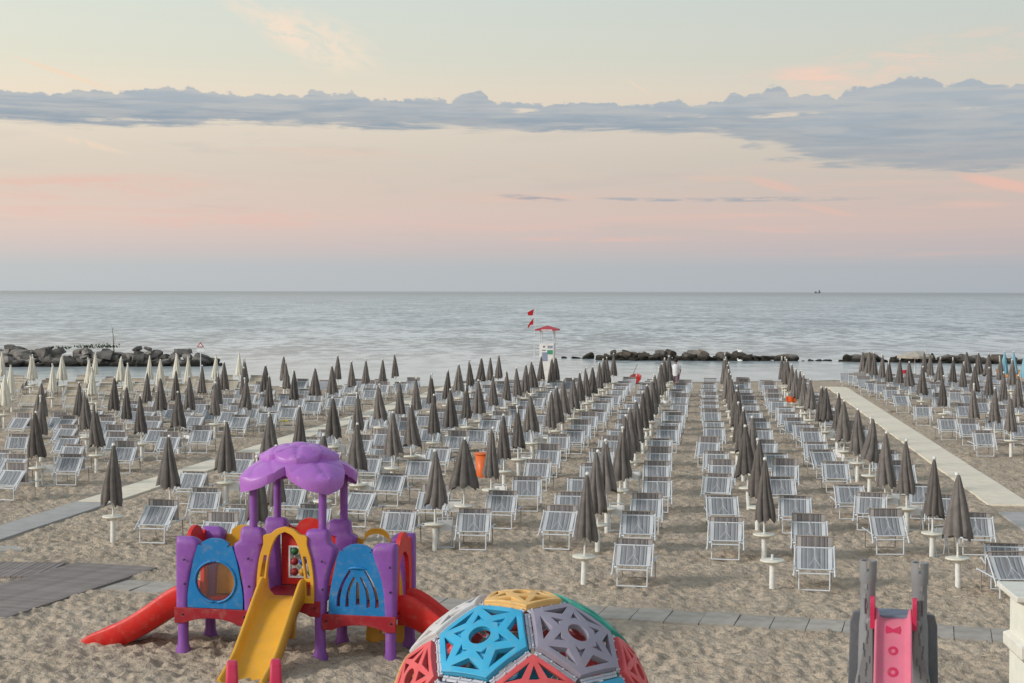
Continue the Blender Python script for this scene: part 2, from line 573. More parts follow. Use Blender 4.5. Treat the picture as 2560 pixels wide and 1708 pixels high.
# ------------------------------------------------------------------ objects
def setp(o, label=None, cat=None, group=None, kind=None):
    if label: o['label'] = label
    if cat: o['category'] = cat
    if group: o['group'] = group
    if kind: o['kind'] = kind
    return o


def empty(name, loc=(0, 0, 0), rz=0.0, label=None, cat=None, group=None):
    o = bpy.data.objects.new(name, None)
    COL.objects.link(o)
    o.location = loc
    o.rotation_euler = (0, 0, rz)
    o.empty_display_size = 0.2
    return setp(o, label, cat, group)


def link(name, me, parent=None, loc=None):
    o = bpy.data.objects.new(name, me)
    COL.objects.link(o)
    if parent is not None:
        o.parent = parent
    if loc is not None:
        o.location = loc
    return o


class MB:
    """collects simple solids into one mesh"""
    def __init__(self):
        self.v, self.f, self.sm = [], [], []

    def add(self, vs, fs, smooth=False):
        k = len(self.v)
        self.v += [tuple(p) for p in vs]
        self.f += [tuple(i + k for i in f) for f in fs]
        self.sm += [smooth] * len(fs)

    def box(self, lo, hi, mtx=None):
        x0, y0, z0 = lo
        x1, y1, z1 = hi
        vs = [Vector(p) for p in ((x0, y0, z0), (x1, y0, z0), (x1, y1, z0), (x0, y1, z0), (x0, y0, z1), (x1, y0, z1), (x1, y1, z1), (x0, y1, z1))]
        if mtx is not None:
            vs = [mtx @ p for p in vs]
        self.add(vs, [(0, 3, 2, 1), (4, 5, 6, 7), (0, 1, 5, 4), (1, 2, 6, 5), (2, 3, 7, 6), (3, 0, 4, 7)])
        return self

    def tube(self, pts, r, n=8, caps=True, smooth=True):
        pts = [Vector(p) for p in pts]
        rs = r if isinstance(r, (list, tuple)) else [r] * len(pts)
        vs, fs = [], []
        up = None
        for i, p in enumerate(pts):
            a = pts[max(i - 1, 0)]
            b = pts[min(i + 1, len(pts) - 1)]
            d = (b - a).normalized()
            if up is None:
                up = Vector((0, 0, 1)) if abs(d.z) < 0.9 else Vector((1, 0, 0))
            s = d.cross(up).normalized()
            w = s.cross(d).normalized()
            for k in range(n):
                t = 2 * pi * k / n
                vs.append(p + (s * cos(t) + w * sin(t)) * rs[i])
        for i in range(len(pts) - 1):
            for k in range(n):
                k2 = (k + 1) % n
                fs.append((i * n + k, i * n + k2, (i + 1) * n + k2, (i + 1) * n + k))
        self.add(vs, fs, smooth)
        if caps:
            self.add(vs[:n], [tuple(range(n))])
            self.add(vs[-n:], [tuple(reversed(range(n)))])
        return self

    def lathe(self, prof, n=16, c=(0, 0, 0), smooth=True):
        vs, fs = [], []
        for r, z in prof:
            for k in range(n):
                t = 2 * pi * k / n
                vs.append((c[0] + r * cos(t), c[1] + r * sin(t), c[2] + z))
        for i in range(len(prof) - 1):
            for k in range(n):
                k2 = (k + 1) % n
                fs.append((i * n + k, i * n + k2, (i + 1) * n + k2, (i + 1) * n + k))
        self.add(vs, fs, smooth)
        self.add(vs[:n], [tuple(reversed(range(n)))])
        self.add(vs[-n:], [tuple(range(n))])
        return self

    def grid(self, fn, nu, nv, smooth=True):
        vs = [fn(i / nu, j / nv) for j in range(nv + 1) for i in range(nu + 1)]
        fs = [(j * (nu + 1) + i, j * (nu + 1) + i + 1, (j + 1) * (nu + 1) + i + 1, (j + 1) * (nu + 1) + i) for j in range(nv) for i in range(nu)]
        self.add(vs, fs, smooth)
        return self

    def ball(self, c, r, n=10, sc=(1, 1, 1)):
        m = max(n // 2, 3)
        pr = [(r * sin(pi * i / m), -r * cos(pi * i / m)) for i in range(m + 1)]
        pr[0] = (r * 0.02, -r)
        pr[-1] = (r * 0.02, r)
        k = len(self.v)
        self.lathe(pr, n)
        for i in range(k, len(self.v)):
            p = self.v[i]
            self.v[i] = (c[0] + p[0] * sc[0], c[1] + p[1] * sc[1], c[2] + p[2] * sc[2])
        return self

    def mesh(self, name, material):
        me = bpy.data.meshes.new(name)
        me.from_pydata(self.v, [], self.f)
        me.polygons.foreach_set('use_smooth', self.sm)
        if material is not None:
            me.materials.append(material)
        me.update()
        return me

    def build(self, name, material, parent=None, loc=None, bevel=0.0):
        o = link(name, self.mesh(name, material), parent, loc)
        if bevel:
            b = o.modifiers.new('bevel', 'BEVEL')
            b.width = bevel
            b.segments = 2
            b.limit_method = 'ANGLE'
            b.angle_limit = radians(40)
            b.use_clamp_overlap = True
        return o


def slab(outer, holes, thick, mtx=None, smooth_rim=True):
    """a moulded board: outline with openings, extruded; outline in (x, z), thickness along y"""
    mb = MB()
    loops = [outer] + list(holes)
    co, ed = [], []
    for lp in loops:
        k = len(co)
        co += [Vector(p) for p in lp]
        ed += [(k + i, k + (i + 1) % len(lp)) for i in range(len(lp))]
    r = delaunay_2d_cdt(co, ed, [], 0, 1e-5)
    vs2, fs2 = r[0], r[2]
    def inside(p, lp):
        c = False
        j = len(lp) - 1
        for i in range(len(lp)):
            (xi, yi), (xj, yj) = lp[i][:2], lp[j][:2]
            if (yi > p.y) != (yj > p.y) and p.x < (xj - xi) * (p.y - yi) / (yj - yi) + xi:
                c = not c
            j = i
        return c
    keep = []
    for f in fs2:
        cc = (vs2[f[0]] + vs2[f[1]] + vs2[f[2]]) / 3
        if inside(cc, outer) and not any(inside(cc, hl) for hl in holes):
            keep.append(f)
    fs2 = keep
    n = len(vs2)
    h = thick / 2
    vs = [Vector((p.x, -h, p.y)) for p in vs2] + [Vector((p.x, h, p.y)) for p in vs2]
    fs = []
    edges = {}
    for f in fs2:
        a = sum((vs2[f[i]].x * vs2[f[(i + 1) % 3]].y - vs2[f[(i + 1) % 3]].x * vs2[f[i]].y) for i in range(3))
        f = list(f) if a > 0 else list(reversed(f))
        fs.append(tuple(f))
        fs.append(tuple(i + n for i in reversed(f)))
        for i in range(3):
            edges[(f[i], f[(i + 1) % 3])] = True
    for (a, b) in list(edges):
        if (b, a) not in edges:
            fs.append((b, a, a + n, b + n))
    if mtx is not None:
        vs = [mtx @ p for p in vs]
    mb.add(vs, fs, False)
    return mb


def arc(cx, cz, rx, rz, a0, a1, n):
    return [(cx + rx * cos(radians(a0 + (a1 - a0) * i / n)), cz + rz * sin(radians(a0 + (a1 - a0) * i / n))) for i in range(n + 1)]


def smooth_pts(pts, per=5, closed=False):
    """Catmull-Rom through the points"""
    out = []
    n = len(pts)
    rng = n if closed else n - 1
    for i in range(rng):
        def P(k):
            return pts[k % n] if closed else pts[min(max(k, 0), n - 1)]
        p0, p1, p2, p3 = P(i - 1), P(i), P(i + 1), P(i + 2)
        for j in range(per):
            t = j / per
            out.append(tuple(0.5 * ((2 * p1[d]) + (-p0[d] + p2[d]) * t + (2 * p0[d] - 5 * p1[d] + 4 * p2[d] - p3[d]) * t * t + (-p0[d] + 3 * p1[d] - 3 * p2[d] + p3[d]) * t ** 3) for d in range(len(p1))))
    if not closed:
        out.append(tuple(pts[-1]))
    return out


# ------------------------------------------------------------------ the setting: sand
def shore(x):
    """the waterline runs away from the promenade towards the right"""
    return 87.3 + 0.30 * np.clip(np.asarray(x, float) + 5.0, 0, 30)


strips = []       # (ax, ay, bx, by, half width) where something lies flat on the sand


def ground_strip(a, b, hw):
    strips.append((a.x, a.y, b.x, b.y, hw))


# --- lines of the walkways, measured on the photograph
RW_far, RW_near = ov(1920, 889), ov(2303, 1150)
RW_dir = (RW_near - RW_far).normalized()
LW_far, LW_near = ov(849, 950), ov(231, 1150)
LW_dir = (LW_near - LW_far).normalized()
PV_a, PV_b = ov(320, 1346), ov(2310, 1460)
PV_dir = (PV_b - PV_a).normalized()
RW0, RW1 = RW_far - RW_dir * 0.0, RW_near + RW_dir * 16.0
LW0, LW1 = LW_far - LW_dir * 22.0, LW_near + LW_dir * 13.0
PV0, PV1 = PV_a - PV_dir * 1.6, PV_b + PV_dir * 5.0
ground_strip(RW0, RW1, 0.60)
ground_strip(LW0, LW1, 0.55)
ground_strip(PV0, PV1, 0.52)
DM = [ov(179.6, 1294), ov(368, 1305), ov(0, 1423.6), ov(0, 1350.6)]
HM = [ov(0, 1291), ov(179.6, 1294), ov(65, 1328), ov(0, 1325)]
mc0, mc1 = (DM[0] + DM[1]) / 2, (DM[2] + DM[3]) / 2
ground_strip(mc0, mc1 + (mc1 - mc0) * 0.5, 0.75)
ground_strip((HM[0] + HM[3]) / 2 + Vector((-3, 0, 0)), (HM[1] + HM[2]) / 2, 0.75)


def vnoise(x, y, seed):
    """smooth lattice noise on arrays"""
    rs = np.random.RandomState(seed)
    tab = rs.rand(256, 256)
    xi = np.floor(x).astype(int)
    yi = np.floor(y).astype(int)
    fx = x - xi
    fy = y - yi
    fx = fx * fx * (3 - 2 * fx)
    fy = fy * fy * (3 - 2 * fy)
    a = tab[xi % 256, yi % 256]
    b = tab[(xi + 1) % 256, yi % 256]
    c = tab[xi % 256, (yi + 1) % 256]
    d = tab[(xi + 1) % 256, (yi + 1) % 256]
    return (a * (1 - fx) + b * fx) * (1 - fy) + (c * (1 - fx) + d * fx) * fy - 0.5


def sand_height(x, y):
    w = vnoise(x * 0.9, y * 0.9, 5) * 0.5
    h = 0.06 * vnoise(x * 1.6 + w, y * 1.9, 1) + 0.045 * vnoise(x * 12, y * 13.5, 4)
    h += 0.115 * (0.30 - np.abs(vnoise(x * 2.7 + w, y * 3.2 + w, 2))) + 0.125 * (0.30 - np.abs(vnoise(x * 5.3 + w, y * 6.1 + w, 3))) - 0.02
    h += 0.05 * vnoise(x * 0.5, y * 0.5, 6)
    # footprints: scattered oval pits with a pushed-up rim
    for cs, seed, dep in ((0.42, 21, 0.060), (0.31, 22, 0.045)):
        rs = np.random.RandomState(seed)
        jx, jy, ja, jd = rs.rand(128, 128), rs.rand(128, 128), rs.rand(128, 128) * 3.14, rs.rand(128, 128)
        cx_, cy_ = np.floor(x / cs).astype(int), np.floor(y / cs).astype(int)
        for ox in (-1, 0, 1):
            for oy in (-1, 0, 1):
                ix, iy = (cx_ + ox) % 128, (cy_ + oy) % 128
                px, py = x - (cx_ + ox + jx[ix, iy]) * cs, y - (cy_ + oy + jy[ix, iy]) * cs
                ca, sa = np.cos(ja[ix, iy]), np.sin(ja[ix, iy])
                d2 = ((px * ca + py * sa) / 0.15) ** 2 + ((py * ca - px * sa) / 0.085) ** 2
                h += dep * jd[ix, iy] * (-np.exp(-d2 * 1.6) + 0.45 * np.exp(-(np.sqrt(d2) - 1.35) ** 2 * 6))
    keep = np.ones_like(x)
    for ax, ay, bx, by, hw in strips:
        ex, ey = bx - ax, by - ay
        t = np.clip(((x - ax) * ex + (y - ay) * ey) / (ex * ex + ey * ey), 0, 1)
        d = np.hypot(x - ax - t * ex, y - ay - t * ey)
        keep = np.minimum(keep, np.clip((d - hw + 0.10 + 0.22 * vnoise(x * 1.7, y * 1.7, 31)) / 0.22, 0, 1))
    SH_ = shore(x) + 0.8 * vnoise(x * 0.12, x * 0.0, 9)
    flat = np.clip((SH_ - 3 - y) / 6.0, 0.12, 1)
    # the beach falls away gently under the water line
    fall = -np.clip((y - SH_) / 8.0, 0, 1) * 0.9 - np.clip((y - SH_ + 5) / 5.0, 0, 1) * 0.075
    return h * 0.88 * keep * flat - (1 - keep) * 0.014 + fall


ty = [-25.0, -10.0, 0.0, 8.0, 14.0, 17.0]
y = 18.5
while y < 97.0:
    ty.append(y)
    y += max(0.045, y * 0.0021)
ty += [99.0, 102.0, 108.0, 118.0]
tx = np.concatenate([np.linspace(-6, -0.5, 22)[:-1], np.linspace(-0.5, -0.36, 12)[:-1], np.linspace(-0.36, 0.36, 430), np.linspace(0.36, 0.5, 12)[1:], np.linspace(0.5, 6, 22)[1:]])
ty = np.array(ty)
YY = np.repeat(ty[:, None], len(tx), 1)
XX = tx[None, :] * np.maximum(YY, 14.0)
ZZ = sand_height(XX, YY)
nr, nc = YY.shape
co = np.stack([XX, YY, ZZ], -1).reshape(-1, 3)
idx = np.arange(nr * nc).reshape(nr, nc)
quads = np.stack([idx[:-1, :-1], idx[:-1, 1:], idx[1:, 1:], idx[1:, :-1]], -1).reshape(-1, 4)
me = bpy.data.meshes.new('sand')
me.vertices.add(len(co))
me.vertices.foreach_set('co', co.ravel())
me.loops.add(quads.size)
me.loops.foreach_set('vertex_index', quads.ravel())
me.polygons.add(len(quads))
me.polygons.foreach_set('loop_start', np.arange(0, quads.size, 4))
me.polygons.foreach_set('loop_total', np.full(len(quads), 4))
me.polygons.foreach_set('use_smooth', np.ones(len(quads), bool))
me.update(calc_edges=True)
me.materials.append(M['sand'])
setp(link('sand', me), 'trodden brown beach sand between the promenade and the sea', None, None, 'structure')


def ground_z(x, y):
    return float(sand_height(np.array([x]), np.array([y]))[0])


# ------------------------------------------------------------------ the sea
sea = MB()
rows = [80, 95, 100, 110, 125, 150, 200, 300, 500, 900, 1600, 3000, 6000, 12000, 25000, 60000]
cols = [-1.5, -0.7, -0.4, -0.2, 0, 0.2, 0.4, 0.7, 1.5]
for i in range(len(rows)):
    for c in cols:
        wob = 0.0
        sea.v.append((c * (rows[i] + 60), rows[i] + wob, -0.075))
nc2 = len(cols)
for i in range(len(rows) - 1):
    for j in range(nc2 - 1):
        sea.f.append((i * nc2 + j, i * nc2 + j + 1, (i + 1) * nc2 + j + 1, (i + 1) * nc2 + j))
        sea.sm.append(True)
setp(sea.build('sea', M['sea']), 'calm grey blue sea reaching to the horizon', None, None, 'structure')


# ------------------------------------------------------------------ walkways and paving
def strip_frame(a, b):
    d = (b - a).normalized()
    return Matrix(((d.x, -d.y, 0, a.x), (d.y, d.x, 0, a.y), (0, 0, 1, 0), (0, 0, 0, 1))), (b - a).length


def walkway(name, a, b, hw, step, material, label, top=0.035, piece='walkway_panel', gap=0.006):
    m, L = strip_frame(a, b)
    r = empty(name)
    r.matrix_world = m
    setp(r, label, None, None, 'structure')
    n = max(int(L / step), 1)
    mesh = None
    for i in range(n):
        x0, x1 = i * step + gap, (i + 1) * step - gap
        mb = MB()
        mb.box((0, -hw, -0.06), (x1 - x0, hw, top))
        o = mb.build(piece, material, r, (x0, random.uniform(-.008, .008), random.uniform(-.004, .004)), 0.008)
        o.rotation_euler = (random.uniform(-.002, .002), random.uniform(-.002, .002), random.uniform(-.003, .003))
    return r


walkway('right_walkway', RW0, RW_near + RW_dir * 2.1, 0.53, 2.4, M['walk_cream'], 'pale cream walkway running to the sea on the right')
walkway('right_mat_walkway', RW_near + RW_dir * 2.2, RW1, 0.53, 1.2, M['walk_grey'], 'grey matting that continues the right walkway towards the camera')
walkway('left_walkway', LW0, LW_near + LW_dir * 0.3, 0.46, 2.4, M['walk_cream'], 'pale cream walkway running to the sea on the left')
walkway('left_mat_walkway', LW_near + LW_dir * 0.4, LW1, 0.46, 1.2, M['walk_grey'], 'grey matting that continues the left walkway towards the camera')

# the cross path of concrete slabs: joints are square to the path
m, L = strip_frame(PV0, PV1)
pave = empty('paved_path')
pave.matrix_world = m
setp(pave, 'path of grey concrete slabs crossing the beach in front of the loungers', None, None, 'structure')
sl_w, sl_h = 0.55, 0.46
slab_me = MB().box((0.006, -sl_h, -0.06), (sl_w - 0.006, sl_h, 0.018)).mesh('paving_slab', M['paver'])
for i in range(int(L / sl_w)):
    o = link('paving_slab', slab_me, pave, (i * sl_w, random.uniform(-.012, .012), random.uniform(-.012, .004)))
    o.rotation_euler = (random.uniform(-.012, .012), random.uniform(-.012, .012), random.uniform(-.006, .006))
pc = [ov(0, 1259), ov(61, 1257), ov(50, 1266), ov(0, 1285)]
mb = MB()
ex = Vector((-4.0, 0.2, 0))
q4 = [pc[0] + ex, pc[1], pc[2], pc[3] + ex]
mb.add([p + Vector((0, 0, 0.03)) for p in q4] + [p - Vector((0, 0, 0.06)) for p in q4], [(3, 2, 1, 0), (0, 1, 5, 4), (1, 2, 6, 5), (2, 3, 7, 6), (3, 0, 4, 7)])
setp(mb.build('side_path', M['walk_grey']), 'short grey path end at the left edge of the beach', None, None, 'structure')


def slat_mat(name, a, b, hw, label, pitch=0.105):
    m, L = strip_frame(a, b)
    r = empty(name)
    r.matrix_world = m
    setp(r, label, 'beach mat')
    rib = MB().box((0.006, -hw, 0.005), (pitch - 0.006, hw, 0.045)).mesh('slat', M['mat_brown'])
    for i in range(int(L / pitch)):
        o = link('slat', rib, r, (i * pitch, random.uniform(-.006, .006), random.uniform(-.003, .003)))
    mb = MB()
    for s in (-hw * 0.7, 0, hw * 0.7):
        mb.box((0, s - .03, -0.02), (int(L / pitch) * pitch, s + .03, 0.005))
    mb.build('bearer', M['black'], r)
    return r


wid = (DM[1] - DM[0])
dirn = ((DM[0] - DM[3]).normalized() + (DM[1] - DM[2]).normalized()).normalized()
half = abs(wid.cross(dirn).z) / 2
slat_mat('slatted_mat', mc1 - dirn * 1.2, mc0, half, 'dark brown slatted mat lying diagonally on the sand left of the play tower')
hc = (HM[0] + HM[3]) / 2
hh = (HM[1] + HM[2]) / 2
hm_ = slat_mat('slatted_mat', hc + Vector((-1.5, 0, 0.0)), hh + Vector((0.0, 0.0, 0)), abs((HM[1] - HM[2]).y) / 2 * 0.95, 'dark brown slatted mat butting against the diagonal one at the left edge')
hm_.location.z -= 0.014


# ------------------------------------------------------------------ breakwaters of boulders
def boulder_mesh(seed, rock='rock'):
    import bmesh
    bm = bmesh.new()
    bmesh.ops.create_icosphere(bm, subdivisions=3, radius=1.0)
    rs = random.Random(seed)
    planes = []
    tilt = Matrix.Rotation(rs.uniform(0, 3), 3, 'Z') @ Matrix.Rotation(rs.uniform(-.3, .3), 3, 'X')
    for ax in ((1, 0, 0), (-1, 0, 0), (0, 1, 0), (0, -1, 0), (0, 0, 1), (0, 0, -1)):
        d = tilt @ (Vector(ax) + Vector((rs.gauss(0, .18), rs.gauss(0, .18), rs.gauss(0, .18))))
        planes.append((d.normalized(), rs.uniform(0.50, 0.66)))
    for k in range(6):
        d = Vector((rs.gauss(0, 1), rs.gauss(0, 1), rs.gauss(0, 1))).normalized()
        planes.append((d, rs.uniform(0.62, 0.82)))
    off = Vector((seed * 7.1, seed * 3.3, 1.7))
    for v in bm.verts:
        p = v.co.copy()
        for d, h in planes:
            e = p.dot(d) - h
            if e > 0:
                p -= d * e
        p += p.normalized() * (noise.noise(p * 1.3 + off) * 0.05 + noise.noise(p * 5.0 + off) * 0.03)
        v.co = p
    m = bpy.data.meshes.new('boulder')
    bm.to_mesh(m)
    bm.free()
    m.materials.append(M[rock])
    return m


BOULDERS = [boulder_mesh(i) for i in range(8)]
DARKB = [boulder_mesh(i + 20, 'rock_dark') for i in range(8)] + BOULDERS[:4]


def breakwater(a, b, prof, size, label, seed=1, pool=None):
    """prof: list of (t, height) along the line"""
    rs = random.Random(seed)
    c = (a + b) / 2
    d = (b - a)
    L = d.length
    d.normalize()
    nrm = Vector((-d.y, d.x, 0))
    r = empty('breakwater', c, 0.0, label, 'breakwater')
    t = 0.0

    def hh_(t):
        for (t0, h0), (t1, h1) in zip(prof[:-1], prof[1:]):
            if t0 <= t <= t1:
                return h0 + (h1 - h0) * (t - t0) / max(t1 - t0, 1e-6)
        return prof[-1][1]
    x = 0.0
    while x < L:
        h = hh_(x / L) * rs.uniform(0.62, 1.15)
        s0 = size * rs.uniform(0.75, 1.3)
        k = max(1, int(round(h / (size * 0.62))))
        for i in range(k):
            s = s0 * rs.uniform(0.6, 1.45) * (1.0 if h > size * 0.6 else max(h / size * 1.3, 0.35))
            zz = min(h - s * 0.30, (i + 0.25) * h / k) + rs.uniform(-.08, .08)
            off = nrm * ((i - k * 0.5) * size * 0.75 + rs.uniform(-.3, .3)) + d * (x - L / 2 + rs.uniform(-.35, .35) * size)
            o = link('boulder', rs.choice(pool or DARKB), r, (off.x, off.y, zz - 0.1))
            o.rotation_euler = (rs.uniform(-.35, .35), rs.uniform(-.35, .35), rs.gauss(0, .5) + rs.choice((0, pi)))
            o.scale = (s * rs.uniform(.95, 1.7), s * rs.uniform(.8, 1.2), s * rs.uniform(.55, .9))
        x += s0 * rs.uniform(0.85, 1.15)
    return r


def wl(x, y):
    return ov(x, y, -0.06)


breakwater(wl(-90, 840), wl(512, 839), [(0, 1.15), (.22, 1.4), (.35, 1.2), (.55, 1.2), (.75, 1.35), (.88, 1.2), (.93, 0.7), (1, 0.2)], 0.47,
           'breakwater of grey boulders standing high behind the cream umbrellas at left', seed=3, pool=BOULDERS)
breakwater(wl(1292, 822), wl(1362, 823), [(0, .12), (.2, .3), (.6, .32), (.8, .5), (1, .3)], 0.55, 'low boulders just clear of the water right of the lifeguard tower', seed=5)
breakwater(wl(1380, 826), wl(1825, 828), [(0, .55), (.06, .78), (.3, .76), (.5, .62), (.66, .66), (.8, .46), (.92, .4), (.95, .6), (1, .2)], 0.44,
           'dark breakwater of boulders in the water behind the person in white', seed=11)
breakwater(wl(1842, 828), wl(1905, 828), [(0, .1), (.5, .28), (1, .1)], 0.45, 'flat dark rocks awash between the middle and right breakwaters', seed=8)
breakwater(wl(1935, 829), wl(2420, 836), [(0, .2), (.06, .5), (.2, .42), (.3, .75), (.42, .5), (.6, .7), (.75, .5), (.9, .5), (1, .5)], 0.48,
           'dark breakwater of boulders behind the right hand block of umbrellas', seed=13)


# ------------------------------------------------------------------ beach umbrellas
def canopy_mesh(name, material, seed, R=0.215, Z0=0.80, Z1=1.97, twist=0.0, skew=0.0, k=7):
    rs = random.Random(seed)
    nth, nz = 64, 14
    ph = [rs.uniform(-.25, .25) for _ in range(k)]
    am = [rs.uniform(.7, 1.25) for _ in range(k)]
    dr = [rs.uniform(-.06, .05) for _ in range(k)]
    mb = MB()
    vs = []
    for j in range(nz + 1):
        t = j / nz
        prof = 0.11 + 0.89 * (0.55 * t + 0.45 * sin(t * pi / 2)) if t < 1 else 1
        prof = 0.12 + 0.88 * t ** 0.82
        if t > 0.86:
            prof *= 1.0 - 0.10 * (t - 0.86) / 0.14 * rs.uniform(.6, 1.1)
        for i in range(nth):
            th = 2 * pi * i / nth
            kk = int(i / nth * k) % k
            fold = abs(((th + ph[kk] * 0.3) * k / (2 * pi)) % 1.0 - 0.5) * 2         # 0 at rib .. 1 mid
            dep = (0.16 + 0.52 * t) * am[kk]
            r = R * prof * (1 + 0.20 * t - dep * (1 - fold) ** 4)
            r *= 1 + 0.13 * t * noise.noise(Vector((cos(th) * 1.1 + seed, sin(th) * 1.1, t * 2.5)))
            r *= 1 + 0.06 * noise.noise(Vector((cos(th) * 2, sin(th) * 2, t * 4 + seed)))
            z = Z1 + (Z0 - Z1) * t
            if t > 0.8:
                z += (dr[kk] + 0.05 * (1 - fold)) * (t - 0.8) / 0.2
            a = th + twist * t + 0.1 * noise.noise(Vector((th, t * 3, seed * 1.3)))
            vs.append((r * cos(a) + skew * t * t, r * sin(a), z))
    fs = [(j * nth + i, (j + 1) * nth + i, (j + 1) * nth + (i + 1) % nth, j * nth + (i + 1) % nth) for j in range(nz) for i in range(nth)]
    mb.add(vs, fs, True)
    # the hem turns in to the pole
    vs2 = [vs[nz * nth + i] for i in range(nth)] + [(0.3 * vs[nz * nth + i][0], 0.3 * vs[nz * nth + i][1], vs[nz * nth + i][2] + 0.16) for i in range(nth)]
    mb.add(vs2, [(i, nth + i, nth + (i + 1) % nth, (i + 1) % nth) for i in range(nth)], True)
    return mb.mesh(name, material)


CAN = {}
for key, mt_ in (('brown', 'canopy'), ('cream', 'canopy_cream'), ('blue', 'canopy_blue')):
    CAN[key] = []
    for q_ in range(10 if key == 'brown' else 4):
        rs_ = random.Random(100 + q_)
        CAN[key].append(canopy_mesh('canopy', M[mt_], 11 + q_, rs_.uniform(.175, .245), rs_.uniform(.74, .88), 1.97, rs_.uniform(-.6, .6), rs_.uniform(-.05, .05), rs_.choice((6, 7, 8))))
WIDE = canopy_mesh('canopy', M['canopy'], 16, 0.30, 0.90)
cap_me = MB().lathe([(0.012, 1.955), (0.034, 1.96), (0.038, 1.985), (0.030, 2.012), (0.008, 2.022)], 10).mesh('tip_cap', M['white_plastic'])
pole_me = MB().tube([(0, 0, 0.5), (0, 0, 1.96)], 0.020, 8).mesh('pole', M['white_plastic'])
base_me = MB().lathe([(0.052, -0.15), (0.050, 0.47), (0.045, 0.49)], 14).mesh('ground_tube', M['white_plastic'])
table_me = MB().lathe([(0.05, 0.435), (0.13, 0.468), (0.20, 0.492), (0.218, 0.505), (0.216, 0.522), (0.20, 0.530), (0.05, 0.526), (0.03, 0.540)], 22).mesh('side_table', M['cream_plastic'])
stub_me = MB().tube([(0, 0, 0.5), (0, 0, 0.62)], 0.024, 8).mesh('pole_stub', M['white_metal'])
UW = {'brown': 'closed taupe beach umbrella', 'cream': 'closed cream beach umbrella', 'blue': 'closed light blue beach umbrella'}


def umbrella(p, label, group, kind='brown', table=True, canopy=None, lean=0.016):
    r = empty('beach_umbrella', (p.x, p.y, ground_z(p.x, p.y)), random.uniform(0, 6.28), label, 'umbrella', group)
    r.rotation_euler = (random.gauss(0, lean), random.gauss(0, lean), random.uniform(0, 6.28))
    c = link('canopy', canopy or random.choice(CAN[kind]), r)
    c.rotation_euler = (random.gauss(0, .012), random.gauss(0, .012), random.uniform(0, 6.28))
    link('tip_cap', cap_me, r)
    link('pole', pole_me, r)
    link('ground_tube', base_me, r)
    if table:
        link('side_table', table_me, r)
    return r


# ------------------------------------------------------------------ loungers
LH = 0.33       # half width of the frame


def fabric_grid(p00, p10, p01, p11, sag, nu=8, nv=6):
    a, b, c, d = [Vector(p) for p in (p00, p10, p01, p11)]
    n = (b - a).cross(c - a).normalized()

    def fn(u, v):
        q = a.lerp(b, u).lerp(c.lerp(d, u), v)
        return q + n * sag * sin(pi * u) ** .6 * sin(pi * v)
    return fn


